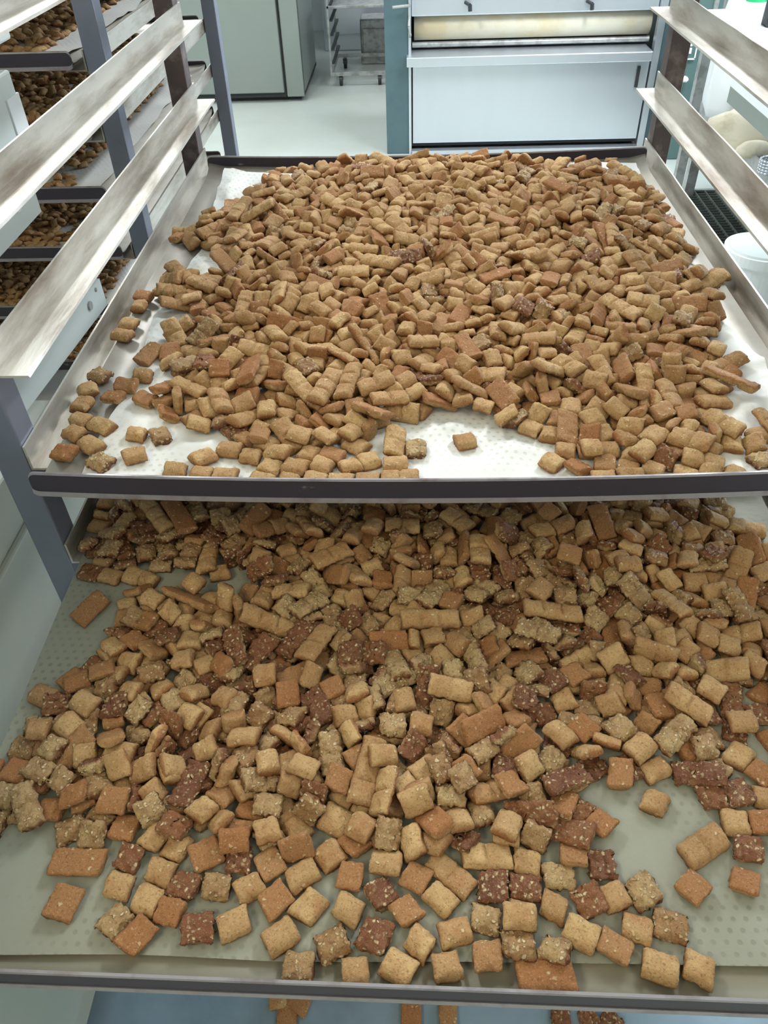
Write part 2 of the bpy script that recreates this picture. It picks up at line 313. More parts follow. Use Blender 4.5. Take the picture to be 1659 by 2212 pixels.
# ---- racks ----------------------------------------------------------------
def rack(name, loc, label, xi0, xi1, y0, y1, levels, group=None, bright=False):
    t = empty(name, loc, label, 'rack', group)
    fl, th, vh = .030, .0022, .024
    for z in levels:
        for s, xi in ((-1, xi0), (1, xi1)):
            xo = xi + s * fl
            a, b_ = sorted((xi, xo)); c, d = sorted((xo, xo + s * th))
            g = MB(); n = 14                                    # L-section rail: a seat for the tray and an upright guard, slightly dented
            P = [(xi, -th), (xo + s * th, -th), (xo + s * th, vh), (xo, vh), (xo, .0), (xi + s * .001, .0)]
            rs = np.random.RandomState(int(z * 1000) + (3 if s > 0 else 0)); rows = []
            for k in range(n + 1):
                y = y0 + (y1 - y0) * k / n; w_ = .0003 * rs.uniform(-1, 1)
                rows.append([g.b.verts.new((px + w_, y, z + pz + (w_ if pz > .01 else 0))) for px, pz in P])
            for k in range(n):
                for i in range(6): j = (i + 1) % 6; g.b.faces.new((rows[k][i], rows[k][j], rows[k + 1][j], rows[k + 1][i]))
            g.b.faces.new(rows[0]); g.b.faces.new(rows[-1][::-1])
            g.build('tray_rail', M_rail, t)
    zt = max(levels) + .09
    for s, xi in ((-1, xi0), (1, xi1)):
        xo = xi + s * (fl + th + .0006)
        a, b_ = sorted((xo, xo + s * .030))
        for fr, (ya, yb) in ((1, (y0, y0 + .032)), (0, (y1 - .034, y1 - .002))):
            m = M_post if fr or bright else M_postd
            MB().box(a, b_, ya, yb, .11, zt, .002).build('post', m, t)
            cy = (ya + yb) / 2; cx = (a + b_) / 2
            c = MB().cyl((cx - .016, cy, .052), (cx + .016, cy, .052), .05, n=24).build('caster', M_black, t)
            MB().box(cx - .022, cx - .018, cy - .02, cy + .02, .05, .11).box(cx + .018, cx + .022, cy - .02, cy + .02, .05, .11).box(cx - .022, cx + .022, cy - .02, cy + .02, .104, .1099).build('fork', M_trolley, c)
    xa, xb = xi0 - fl - .004, xi1 + fl + .004
    for yy in (y1 - .03,): MB().box(xa, xb, yy, yy + .025, .10, .135).build('cross_bar', M_postd, t)
    MB().box(xa, xb, y1 - .03, y1 - .005, zt - .03, zt).build('cross_bar', M_postd, t)
    return put(t)
LV = [H - .12, H - .23, H - .34, H - .4385, H - .5615, H - .675, H - .785, H - .895, H - 1.005, H - 1.115, H - 1.225]
rack('bakery_rack', (.02, .94, 0), 'steel bakery rack holding the two big biscuit trays, nearest the viewer', -.318, .357, .545, 1.375, LV)

# ---- trays ----------------------------------------------------------------
def sagA(x): u = (x - .022) / .36; return -.0075 * max(0, 1 - u * u)
def tray(name, label, xa, xb, ya, yb, z, sag, skew=0.0, hf=.022, hb=.026, group=None, nx=28, bow=0.0, pan_mat=None, edge=.0045):
    """flat baking sheet: open low sides, an upturned black-baked lip at the front and back"""
    t = empty(name, ((xa + xb) / 2, (ya + yb) / 2, z), label, 'baking tray', group)
    def Y(y, x): return y + skew * (x - .02)
    # pan: profile along Y with a cove at both ends
    rc = .020
    prof = [(ya + .001, .016), (ya + .002, .009), (ya + .006, .004), (ya + .013, .0008), (ya + .022, 0)]
    prof += [(ya + .022 + (yb - ya - .07) * k / 24, 0) for k in range(1, 25)]
    prof += [(yb - .036, .001), (yb - .024, .003), (yb - .013, .006), (yb - .005, .0095), (yb - .001, .013)]
    V = []; F = []; n = len(prof)
    for i in range(nx + 1):
        x = xa + (xb - xa) * i / nx; u = (x - (xa + xb) / 2) / ((xb - xa) / 2)
        for y, dz in prof:
            e = edge * max(0, (abs(u) - .965) / .035)
            V.append((x, Y(y, x), z + dz + sag(x) + e))
    for i in range(nx):
        for j in range(n - 1): a = i * n + j; F.append((a, a + n, a + n + 1, a + 1))
    o = raw('pan', V, F, pan_mat or M_pan, t); s_ = o.modifiers.new('solid', 'SOLIDIFY'); s_.thickness = .0012; s_.offset = -1
    for nm, yy, hh, sg in (('front_lip', ya, hf, -1), ('back_lip', yb, hb, 1)):
        g = MB(); be = MB(); r = .007; rows = []
        fine = [r * (1 - math.cos(math.pi / 2 * k / 6)) for k in range(7)]
        for x in [xa - .002 + q for q in fine] + [xa + .006 + (xb - xa - .012) * i / (nx * 2) for i in range(nx * 2 + 1)] + [xb + .002 - q for q in fine[::-1]]:
            d = min(x - xa + .002, xb + .002 - x)
            cut = r - math.sqrt(max(0, r * r - (r - min(d, r)) ** 2))
            zz = sag(x); u = (x - (xa + xb) / 2) / ((xb - xa) / 2); y = Y(yy, x) + sg * bow * (1 - u * u)
            zt, zb = z + hh + zz - cut, z - .0015 + zz + cut * .6
            rows.append((x, y, zt, zb))
        def strip(g_, f):
            R_ = [[g_.b.verts.new(p) for p in f(*q)] for q in rows]; m_ = len(R_[0])
            for a, b_ in zip(R_[:-1], R_[1:]):
                for i in range(m_): j = (i + 1) % m_; g_.b.faces.new((a[i], a[j], b_[j], b_[i]))
            g_.b.faces.new(R_[0]); g_.b.faces.new(R_[-1][::-1])
        strip(g, lambda x, y, zt, zb: ((x, y - .0011, zb + .003), (x, y + .0011, zb + .003), (x, y + .0011, zt - .0012), (x, y - .0011, zt - .0012)))
        lp = g.build(nm, M_lip, t)
        strip(be, lambda x, y, zt, zb: ((x, y - .0014, zt - .0016), (x, y + .0014, zt - .0016), (x, y + .0009, zt + .0004), (x, y - .0009, zt + .0004)))
        be.build('rolled_edge', M_bead, lp)
        b2 = MB(); strip(b2, lambda x, y, zt, zb: ((x, y + sg * .0024, zb), (x, y - sg * .002, zb), (x, y - sg * .002, zb + .0034), (x, y + sg * .0018, zb + .0050)))
        b2.build('bottom_fold', M_bead, lp)
    return put(t)
ZA, ZB = H - .4355, H - .5585
tray('baking_tray', 'upper black-lipped baking tray heaped with biscuits on white crumpled parchment', -.330, .374, .508, 1.312, ZA - .0008, sagA, bow=.004, hf=.0235, hb=.028)
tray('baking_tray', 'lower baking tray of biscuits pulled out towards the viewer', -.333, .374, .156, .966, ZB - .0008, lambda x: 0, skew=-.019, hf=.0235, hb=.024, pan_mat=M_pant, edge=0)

def sheet(name, label, mtl, xa, xb, ya, yb, z, f, nx=150, ny=170, edge=0.004, group=None):
    V = []; F = []
    for i in range(nx + 1):
        for j in range(ny + 1):
            u, v = i / nx, j / ny; x, y = xa + (xb - xa) * u, ya + (yb - ya) * v
            P = np.array([[x * 1.0, y, 0]]); e = edge * float(value_noise(P + 3.3, 9, 5)[0])
            x2 = x + e * (abs(u - .5) * 2) ** 4; y2 = y + e * (abs(v - .5) * 2) ** 4
            V.append((x2, y2, z + f(x2, y2)))
    for i in range(nx):
        for j in range(ny): a = i * (ny + 1) + j; F.append((a, a + ny + 1, a + ny + 2, a + 1))
    o = raw(name, V, F, mtl); return tag(o, label, 'parchment', group)

# shape and tray, x, y, height, turn of each biscuit
REST = [
12,-644,2065,26,81,58,4,40,-648,2108,8,2,0,-6,40,-554,1703,1,1,-1,-65,4,-606,1745,5,-1,0,-24,12,-569,1768,2,1,-1,-90,4,-562,1844,2,0,-1,100,
108,-570,2070,15,75,66,3,68,-590,2121,16,-25,-97,5,88,-570,2206,19,-38,92,-1,8,-587,2234,19,-19,-13,18,38,-523,1457,22,-69,70,9,
58,-554,1663,28,-19,-2,-97,12,-519,1704,25,62,34,-64,40,-533,1763,24,-64,22,67,40,-517,1821,-1,1,-2,-94,0,-547,2026,1,-1,-1,91,
62,-597,2038,15,19,-12,-50,12,-546,2189,19,12,28,-37,28,-531,2276,14,6,100,4,52,-488,1278,19,84,53,-4,58,-497,1315,32,75,63,-13,4,-482,1396,14,75,65,4,
4,-508,1415,17,-3,-24,-3,82,-458,1445,17,-10,6,93,78,-521,1513,41,13,-32,80,44,-504,1543,30,-48,83,12,24,-487,1578,14,-100,-2,0,
72,-478,1634,-5,1,-1,-90,48,-501,1665,12,26,14,46,78,-481,1702,13,-11,5,90,76,-474,1748,15,-35,-92,15,62,-494,1779,30,-17,-4,-83,
0,-488,1831,19,-38,12,-26,56,-501,2179,26,-3,-20,43,132,-476,2222,17,6,-14,66,24,-475,2460,-4,1,-1,-88,32,-424,1222,-7,2,1,34,38,-456,1262,30,9,-66,13,
16,-442,1340,15,7,31,-30,44,-451,1373,-5,0,0,-76,28,-432,1475,-7,0,1,-95,48,-445,1510,12,48,88,5,52,-468,1533,17,-23,14,83,16,-441,1618,-6,-1,-2,93,
68,-435,1664,-7,0,1,92,16,-426,1709,17,-69,71,-16,130,-446,1802,50,-47,78,-31,4,-448,1817,12,-95,31,-2,68,-432,1878,-1,-11,12,-77,
52,-445,1909,28,-20,-44,-4,0,-447,1954,31,1,-8,-90,0,-450,2253,9,47,-88,-2,72,-476,2354,20,5,-23,86,52,-487,2509,15,-63,77,-5,
40,-440,2526,18,-36,-57,-47,16,-358,1251,-10,0,-2,-99,0,-393,1280,-9,-1,1,-54,52,-420,1331,24,9,43,-10,24,-380,1354,-9,-1,0,27,
100,-405,1444,6,-31,-95,6,36,-390,1534,5,-13,10,74,76,-386,1571,23,-10,-23,-12,28,-401,1728,19,-33,64,26,62,-400,1769,42,42,-10,86,
44,-415,1788,12,43,-1,-2,32,-398,1861,13,88,-24,-7,20,-413,1926,20,-38,59,30,24,-395,2083,-8,1,-1,-88,64,-405,2139,19,12,8,54,64,-397,2298,21,-7,20,54,
36,-411,2413,14,-4,94,-35,12,-417,2557,19,34,58,-40,110,-339,1185,1,-37,93,-4,98,-366,1204,4,-20,4,76,32,-362,1291,-3,-16,10,-49,
4,-353,1346,13,17,25,-47,72,-358,1387,21,10,-29,88,4,-348,1424,20,57,-78,18,66,-346,1480,24,3,-3,-52,0,-356,1536,36,7,-21,-97,24,-353,1562,7,-89,45,-2,
56,-356,1753,13,83,39,16,24,-374,1853,20,51,-1,85,4,-383,1881,29,-89,-1,46,24,-373,1915,20,-20,-74,62,8,-381,1949,7,4,21,-16,
28,-336,2000,16,-39,-56,-49,0,-355,2204,40,39,61,-21,96,-373,2485,21,-28,90,10,0,-375,2555,17,-40,58,40,12,-472,2551,-4,0,2,-100,
66,-317,1207,12,-16,-7,-88,64,-319,1292,5,46,89,5,62,-315,1332,34,-18,-10,60,20,-305,1377,-13,1,1,79,24,-325,1746,30,72,-52,45,
36,-306,1913,2,-15,10,87,52,-329,2020,23,-53,41,63,36,-303,2304,-1,-19,-13,54,64,-308,2347,46,92,-1,39,80,-338,2496,28,-15,8,-55,
4,-333,2565,19,71,-3,3,12,-286,1186,-6,20,-6,-30,20,-279,1251,-9,4,-13,-94,52,-272,1297,-14,0,-1,96,78,-282,1326,28,85,-47,10,
36,-264,1373,11,26,14,-18,36,-272,1473,10,24,15,-64,72,-303,1516,8,12,13,-38,40,-283,1624,-13,1,-1,-88,72,-285,1940,13,-15,-16,-50,
84,-295,2007,33,80,58,-17,4,-280,2345,16,23,28,-83,82,-266,2461,43,-14,-27,-34,0,-283,2542,42,29,24,70,16,-248,2552,55,2,90,-5,58,-230,1158,6,14,-7,88,
132,-250,1201,-15,1,0,-27,36,-239,1228,-2,5,23,93,80,-221,1300,-16,1,-1,-62,44,-234,1306,20,-2,-5,64,40,-222,1364,3,-20,-22,-61,
48,-262,1432,-14,-1,1,-63,0,-213,1474,1,-9,21,92,40,-229,1536,-10,-9,14,-83,88,-229,1708,12,15,-1,94,0,-211,1905,-7,2,17,93,44,-235,2487,19,46,-60,43,
36,-181,1162,-17,1,1,88,12,-200,1197,15,31,-88,8,8,-173,1240,-2,71,-71,-3,72,-167,1302,-18,-1,-1,53,12,-182,1317,5,-10,-37,-28,8,-184,1364,-2,76,65,3,
68,-204,1424,-3,-58,-82,4,32,-177,1448,0,81,-56,-9,0,-193,1509,6,-93,11,-4,44,-180,1729,-13,2,-12,-99,16,-188,1763,6,89,-11,-6,
100,-178,1791,2,13,-21,-15,32,-205,1862,12,-5,61,-5,40,-181,1960,7,-32,42,42,44,-135,1172,-18,-2,1,-33,36,-133,1245,9,-78,59,16,
40,-142,1276,7,-28,-65,-36,20,-153,1382,17,-17,16,-81,36,-159,1406,2,-74,-64,14,36,-138,1450,-9,-17,8,-42,0,-154,1536,8,97,-1,-25,
44,-139,1742,-3,32,5,13,56,-149,1790,-5,54,84,3,22,-83,1177,9,18,71,-27,74,-108,1220,20,-63,-75,-8,12,-106,1274,0,-96,-28,2,20,-115,1373,-5,5,27,96,
16,-111,1415,-18,0,-2,-99,4,-112,1506,13,31,35,-60,36,-118,1573,10,30,12,95,132,-105,1694,7,10,-22,97,12,-85,1244,0,-88,48,0,44,-58,1317,10,-35,26,73,
4,-52,1416,16,-69,9,72,104,-69,1453,0,26,-9,85,40,-28,1536,5,-20,-64,-32,0,-69,1721,8,47,-49,53,52,-46,1751,15,-6,3,79,16,-60,1964,15,59,-49,-24,
28,-56,1994,9,23,-70,12,76,-94,2548,64,11,5,-5,62,-20,1239,1,36,-6,-14,66,-9,1278,9,-2,-20,19,52,-5,1345,-19,0,0,96,12,-6,1380,10,52,-80,12,
44,-42,1385,7,-37,-8,-88,0,-16,1497,7,17,-66,21,90,-15,1618,30,-27,11,-90,48,-12,1675,1,-9,-99,3,24,-31,1958,13,-74,13,63,36,-20,1999,-19,1,0,1,
36,11,1252,-20,1,0,-25,52,26,1289,-1,-35,-93,6,0,43,1315,-3,-24,-9,-88,0,41,1416,-20,1,1,36,12,11,1539,-20,-1,1,-55,28,44,1624,14,-14,-5,-11,
78,36,1796,41,53,-26,77,8,34,1823,17,3,16,-88,72,-11,1923,37,69,-55,-31,52,15,1963,3,-28,-6,-88,64,46,1514,-7,15,10,75,32,80,1537,-6,-65,-76,4,
32,71,1679,10,7,7,89,4,32,1769,8,59,4,6,40,69,2553,76,-58,25,74,36,113,1380,-3,-5,-28,95,8,106,1537,-2,-2,23,9,68,95,1617,4,-14,12,41,
4,78,2546,57,-42,52,-71,28,158,1279,-5,91,42,2,92,157,1314,10,55,-77,24,44,156,1359,2,-56,-79,20,16,149,1409,-1,5,22,-3,24,140,1507,3,44,89,-12,
24,155,1555,-19,0,-1,100,100,153,1626,-8,-23,3,-12,4,150,1661,5,87,-24,-11,24,138,1791,13,27,69,-33,64,142,2330,46,50,-43,56,82,191,2551,87,-4,96,20,
4,183,1249,-1,-39,92,-4,40,183,1308,7,70,-25,59,58,209,1335,45,80,-30,34,24,185,1364,0,-21,-15,-90,84,191,1452,1,1,-10,-17,0,203,1544,8,31,-41,53,
90,190,1575,13,5,0,-14,0,196,1627,3,66,-69,-21,8,196,1653,16,-56,49,50,56,206,2537,47,83,-17,21,26,221,1189,-18,-1,0,-33,36,234,1249,-4,-7,-100,4,
40,203,1286,-13,-15,-6,34,4,228,1323,1,2,-23,15,12,238,1363,-12,1,-17,-98,4,235,1413,3,-8,-98,16,0,255,1547,7,-14,-40,-24,12,232,1621,-18,-1,1,-76,
84,215,1755,2,-4,9,14,56,241,1794,28,12,-34,-13,16,243,1847,12,-71,17,64,16,214,2341,0,-25,-6,-92,22,256,1168,-17,1,1,54,44,274,1209,0,-80,-59,4,
8,280,1252,-16,1,0,-2,12,296,1289,2,-6,25,48,56,258,1310,-5,63,77,3,12,269,1383,10,-47,55,42,4,280,1421,-16,1,-1,-66,36,281,1529,19,-56,41,60,
60,287,1567,46,-73,-42,-48,8,269,1810,10,-27,16,35,20,274,1856,11,-43,-55,-51,62,287,1171,18,66,-72,-22,20,318,1196,-15,-1,1,-71,
48,318,1237,-15,1,0,-6,8,327,1267,18,30,88,-7,44,324,1336,-15,0,2,-99,8,294,1359,4,27,4,-95,84,321,1795,10,6,-49,-87,16,326,2013,14,54,-40,55,
56,308,2188,50,24,-84,14,48,353,1119,-14,0,0,-1,78,343,1177,9,13,-12,84,16,355,1252,-7,13,-13,-61,44,350,1298,-14,1,-1,-70,24,336,1337,23,5,1,-17,
82,356,1382,30,-62,-77,-9,62,366,1431,9,13,-12,49,60,351,1470,-10,1,13,99,32,355,1501,-3,-19,7,1,28,361,1535,1,100,-3,-1,4,389,1582,24,18,90,-4,
32,362,1613,-14,-1,1,-77,68,364,1653,12,73,-23,-19,76,362,1743,9,-85,-35,15,44,363,1789,22,58,-51,50,36,376,2029,22,40,53,-42,40,390,1099,-13,-1,1,-84,
18,386,1136,3,-22,-4,-97,70,391,1217,0,72,70,3,0,423,1274,3,11,-99,-4,12,385,1279,-7,11,12,76,0,413,1335,-12,1,0,12,20,396,1372,-12,-1,0,13,
134,438,1410,23,22,16,-96,0,401,1499,-12,-1,1,-43,28,401,1540,6,99,1,12,12,416,1577,10,-78,46,-21,4,404,1614,22,62,22,-71,0,406,1688,15,-70,-21,-65,
68,412,2040,23,66,-69,-8,36,418,2104,2,-90,44,-2,52,419,2477,18,-8,35,5,16,393,2513,16,-13,-23,-89,16,421,2551,47,98,1,16,36,436,1120,-11,0,0,-71,
8,437,1170,-11,1,0,28,4,443,1241,12,-27,37,-72,32,455,1299,-3,7,4,-53,0,449,1335,22,65,31,30,16,443,1367,-10,1,1,92,74,451,1467,47,40,-54,52,
52,437,1515,24,36,-60,46,0,433,1543,15,12,41,-14,28,453,1574,17,42,-60,31,60,446,1874,27,-27,7,96,88,450,2028,30,91,-31,-19,0,442,2073,6,23,-11,86,
8,437,2124,23,-23,68,25,104,467,2499,20,-16,41,1,8,477,1112,-9,-1,1,-70,52,471,1200,10,80,-60,-1,20,485,1257,-8,0,2,98,16,493,1291,20,-96,-17,21,
28,481,1328,-9,0,1,93,24,490,1367,9,-36,-93,5,12,487,1424,-8,-1,1,-65,32,492,1459,2,1,25,97,4,480,1516,14,28,-11,90,24,480,1594,8,76,-65,-3,
24,478,1620,22,-51,46,47,52,477,1652,13,-14,30,-94,40,485,1686,-8,1,-1,-76,48,486,1721,30,-81,-13,45,72,480,2041,34,-10,-32,-69,
8,476,2158,24,-48,-33,-66,48,495,2253,-8,0,2,-99,84,520,2407,25,-10,16,96,52,515,2447,19,-93,6,-12,32,500,2520,20,63,-24,67,52,484,2538,21,2,33,-81,
40,540,1141,19,67,4,74,48,516,1206,11,-77,64,-4,0,530,1249,8,-59,-81,4,20,525,1279,21,63,-37,54,74,514,1344,49,51,38,-54,100,512,1390,22,35,-88,16,
36,539,1421,18,28,14,-85,16,533,1456,13,100,-4,0,16,543,1506,24,36,64,-41,24,562,1534,47,-99,-1,-1,40,527,1583,-6,0,0,-90,36,511,1636,28,52,50,-49,
80,520,1695,24,16,-5,-71,20,524,1841,5,-14,11,-90,16,544,1929,23,-32,-42,-57,36,522,2048,15,-91,28,-9,32,556,2085,9,12,-14,77,
56,532,2124,33,-97,13,-21,44,540,2249,-5,-2,1,-42,12,521,2288,18,34,-9,60,48,560,2359,20,-2,-55,-7,36,527,2388,11,90,-44,5,4,581,2442,33,-73,-13,-66,
36,535,2535,29,48,45,-53,10,573,1129,-3,-1,1,-79,24,578,1174,-3,1,0,0,4,559,1213,-4,0,-1,-100,70,572,1249,14,-13,-3,-97,36,566,1288,-4,-1,0,21,
44,592,1354,14,7,-20,43,74,574,1413,19,33,90,28,40,588,1447,15,-34,-94,6,32,575,1492,-3,0,0,98,60,566,1541,11,-96,26,-1,60,566,1908,15,-4,14,18,
24,573,1957,23,-7,-40,-31,48,574,2003,-3,-1,0,-4,16,569,2040,12,-22,-4,95,68,601,2044,14,-17,-29,81,4,591,2517,20,62,67,30,66,639,1383,16,4,-10,20,
52,619,1425,0,1,0,41,78,603,1459,26,-8,20,52,74,622,1507,21,-15,11,17,8,632,1535,27,-28,-28,-65,52,632,1580,8,-3,18,-96,48,634,1720,22,26,-20,41,
16,625,1746,33,-90,-11,-17,86,632,1879,50,25,-2,95,82,628,1915,17,6,6,-71,4,602,1956,16,49,-87,-5,0,612,1999,26,50,-53,48,8,630,2077,25,-30,-7,-64,
52,633,2123,9,-14,15,-71,12,615,2325,17,-86,-50,3,40,665,1649,21,98,17,0,82,686,1708,40,14,2,-95,20,652,1770,2,1,-1,-59,8,666,1842,37,26,8,49,
24,678,1907,4,0,1,95,76,673,1972,19,85,53,3,24,668,1976,37,5,-5,-99,32,651,2010,18,7,-24,15,44,679,2081,4,-1,1,-51,20,658,2123,23,34,0,93,
48,659,2178,2,0,2,99,40,704,2214,23,59,80,5,4,692,2293,22,-19,10,94,112,690,1709,5,1,-1,-52,32,711,1748,6,1,1,86,36,744,1789,9,-1,-1,73,
44,707,1933,6,0,2,96,24,704,2038,6,-1,1,-84,16,-605,1836,24,-64,77,0,12,-522,1742,-1,-1,2,-94,86,-579,1819,41,1,1,-45,32,-545,2169,37,23,35,-85,
20,-507,2270,38,14,-5,-34,70,-518,1537,36,23,19,-93,20,-494,1627,48,-76,64,-11,48,-528,2005,29,14,9,-72,24,-528,2037,54,98,-5,9,
40,-481,2099,39,-2,21,88,44,-484,2157,48,10,-15,48,6,-408,1194,10,-3,23,7,16,-429,1259,-1,2,-17,-98,28,-440,1294,-6,-1,1,-66,20,-428,1377,27,-3,-1,-92,
62,-430,1479,53,-32,93,-19,24,-435,1551,34,18,45,7,12,-456,1601,43,-36,-92,14,20,-400,1663,19,-19,-92,27,12,-468,1921,18,-44,-22,39,
36,-499,1957,33,1,-1,-18,62,-439,2014,61,24,-2,-56,136,-464,2043,44,7,-100,4,56,-452,2147,48,52,82,16,0,-451,2499,-5,-1,-1,66,48,-389,1321,13,33,-5,74,
66,-384,1375,56,23,-11,43,44,-402,1537,55,27,94,-19,52,-376,1684,31,5,-12,99,70,-415,1699,66,48,76,31,20,-402,1812,14,26,-25,60,
40,-408,1896,11,32,26,58,70,-411,1937,66,-10,-7,-97,44,-402,1968,62,-56,30,69,24,-406,2017,26,-1,20,21,24,-395,2101,72,-85,-6,-47,
24,-425,2186,43,28,37,-80,40,-392,2205,49,-39,-12,-91,40,-387,2241,47,-67,-67,22,8,-400,2326,42,20,-34,-87,8,-431,2350,49,-93,37,2,
0,-418,2421,46,93,1,3,40,-446,2454,50,65,-64,-31,36,-326,1276,35,-99,6,-7,20,-375,1443,29,71,5,56,28,-380,1496,45,-19,-21,83,48,-364,1537,95,82,-15,3,
20,-399,1564,71,-92,33,-22,40,-351,1668,45,70,-4,66,104,-355,1760,33,-21,-30,-5,0,-371,1795,43,-34,-89,29,0,-348,1826,30,-10,-2,93,
66,-356,1875,64,87,-25,-24,36,-355,1962,44,29,-95,-9,24,-371,1999,56,-58,63,-50,112,-345,2044,42,30,49,-75,52,-341,2330,57,7,-89,23,
4,-367,2399,28,4,-5,-70,72,-385,2455,30,-3,-6,79,82,-329,1340,80,-71,67,-20,24,-317,1479,40,-29,-11,-94,48,-322,1617,15,-70,-65,-25,
24,-291,1760,40,78,-59,-1,0,-296,1789,57,59,64,-42,40,-305,1869,26,1,16,80,124,-339,1923,10,-23,-34,75,32,-327,2009,75,10,7,-58,
36,-348,2360,43,-91,12,37,36,-327,2400,55,35,12,-36,104,-349,2461,57,-11,-17,77,4,-335,2534,54,-8,18,-6,18,-280,1224,28,0,-3,75,12,-242,1412,21,2,5,84,
48,-281,1444,39,-31,-14,-77,66,-281,1537,61,-88,1,21,36,-292,1575,61,-39,-7,-89,8,-268,1652,23,7,-7,-40,16,-281,1690,61,-7,0,-24,
0,-263,1766,55,84,33,-27,24,-257,1814,44,23,-73,-39,8,-252,1877,44,-82,-31,9,52,-312,1941,26,-1,-35,-28,4,-283,2013,65,83,-54,4,
0,-306,2052,39,-47,78,-39,62,-298,2165,58,45,-81,-25,0,-280,2221,36,-14,-15,47,36,-272,2273,53,8,7,17,36,-256,2354,73,37,-78,13,
16,-293,2482,44,-29,0,74,70,-227,2502,85,-19,-98,-10,4,-274,2521,64,-31,24,-90,58,-220,1293,48,-1,23,-36,40,-246,1343,32,6,-45,-43,
44,-250,1458,28,-12,31,-54,4,-241,1504,23,4,-7,-20,32,-250,1602,35,75,64,-19,8,-229,1637,45,24,-21,49,8,-234,1849,19,3,4,88,32,-235,1917,29,0,8,65,
0,-250,1954,51,39,44,-41,28,-233,2015,41,-3,21,53,28,-259,2048,47,-6,7,30,40,-235,2083,55,71,66,12,36,-228,2145,42,-9,1,99,60,-248,2268,76,19,-9,89,
8,-172,1197,16,93,-17,-30,48,-182,1252,20,4,3,94,82,-171,1278,54,-8,5,-80,12,-199,1392,19,6,9,68,52,-197,1538,44,14,84,52,72,-205,1607,30,-27,-9,49,
40,-173,1677,26,18,-40,-12,78,-158,1738,49,-6,22,74,138,-211,1769,60,-7,30,38,74,-201,1823,35,-28,-11,32,44,-198,1902,48,-22,3,98,
120,-181,2040,21,10,-92,-33,0,-189,2086,34,94,-21,7,80,-187,2135,46,-11,-3,62,40,-207,2181,37,22,-28,-80,128,-166,2215,49,28,-26,-33,
60,-171,2265,56,-52,-45,71,24,-196,2339,41,-25,-3,-97,74,-172,2385,71,-56,11,81,44,-171,2505,64,7,-71,-38,50,-116,1156,17,-7,1,-90,
0,-146,1202,12,-23,-4,-85,44,-157,1346,22,0,-11,98,8,-157,1490,21,-1,3,61,36,-140,1531,62,-34,92,-9,12,-164,1562,60,-92,35,11,
116,-153,1618,26,12,-19,50,74,-147,1690,37,-27,-24,85,24,-128,1777,49,61,-49,44,52,-150,1838,54,-9,7,83,24,-151,1886,43,-1,18,12,
40,-124,1918,35,49,-43,-49,12,-178,1997,-8,-16,17,-71,44,-156,2034,23,24,-35,74,28,-125,2186,36,31,2,94,96,-158,2479,86,9,-13,52,
46,-106,1192,18,15,-14,94,28,-125,1302,10,55,48,-55,48,-92,1387,11,34,16,92,66,-144,1405,39,-37,17,-33,44,-112,1474,30,-18,98,-2,
12,-95,1538,42,-23,11,52,24,-78,1571,27,25,-21,10,16,-110,1621,33,2,98,-20,12,-97,1655,25,-9,12,97,44,-89,1715,63,34,-16,-92,4,-93,1755,27,-7,18,97,
8,-105,1785,50,-62,22,-7,28,-104,1820,33,17,-2,95,8,-108,1880,41,-25,-21,75,64,-78,2238,50,29,-37,-58,72,-97,2358,80,-9,-1,67,4,-93,2481,58,11,-41,69,
0,-64,1216,-1,16,25,-54,8,-74,1276,17,3,-2,88,48,-37,1287,28,1,-17,24,52,-31,1346,32,-89,-42,-18,90,-104,1440,56,-37,45,-17,28,-45,1479,32,12,39,-27,
32,-76,1510,27,3,-42,64,32,-58,1518,39,3,90,26,58,-64,1609,57,-49,-83,-19,44,-63,1668,41,10,34,-3,0,-79,1690,32,1,19,-86,32,-57,1737,53,-2,-9,-17,
36,-43,1785,28,-24,-52,-73,20,-83,1888,32,6,-22,-33,24,-74,1939,40,-35,-28,77,72,-54,2119,72,10,0,-79,12,-16,2130,70,61,-67,-38,
124,-60,2217,33,27,-9,-94,52,-48,2268,23,-16,-24,-88,56,-81,2342,64,61,-79,0,78,-92,2538,95,17,8,-27,62,-44,1247,46,-6,2,8,16,4,1404,0,3,28,84,
16,-27,1418,20,42,-57,-20,16,-29,1462,7,71,58,17,42,-12,1500,60,4,-4,60,66,-13,1548,45,-1,51,63,136,-29,1656,55,-2,-16,-82,28,-24,1762,35,-8,30,19,
32,-8,1806,47,88,30,34,52,-31,1899,55,-16,-75,27,4,-52,1961,66,-16,0,-40,36,-16,2087,67,-16,-97,7,68,-11,2182,50,-17,94,28,24,-29,2372,41,-48,7,84,
40,-30,2402,56,-21,36,40,80,-41,2459,49,3,40,-89,0,-49,2549,45,-74,1,-68,134,26,1331,45,85,-50,9,70,20,1381,42,7,23,50,8,3,1430,38,11,23,25,
20,7,1605,34,41,2,86,68,18,1667,42,9,12,48,64,-1,1735,39,3,15,-84,40,24,1761,83,9,13,53,0,27,1828,56,10,-18,-56,52,22,1913,16,10,-8,-65,
36,-1,1980,51,-3,-4,26,44,30,2038,62,-80,35,-24,68,24,2080,41,-37,21,-88,76,38,2136,69,85,29,-11,4,30,2221,72,-10,-37,-26,78,31,2254,82,85,-30,22,
0,11,2422,50,37,3,10,16,6,2445,78,-33,-68,-51,12,44,2486,33,-13,-37,-88,62,55,1262,22,95,18,-24,78,65,1294,21,-27,10,-75,66,84,1384,44,38,87,31,
20,42,1431,26,-21,19,-85,78,61,1542,47,54,-84,-6,4,72,1714,48,-91,-26,32,36,43,1742,53,39,-26,-87,82,63,1842,98,30,84,12,16,67,1900,46,-50,7,77,
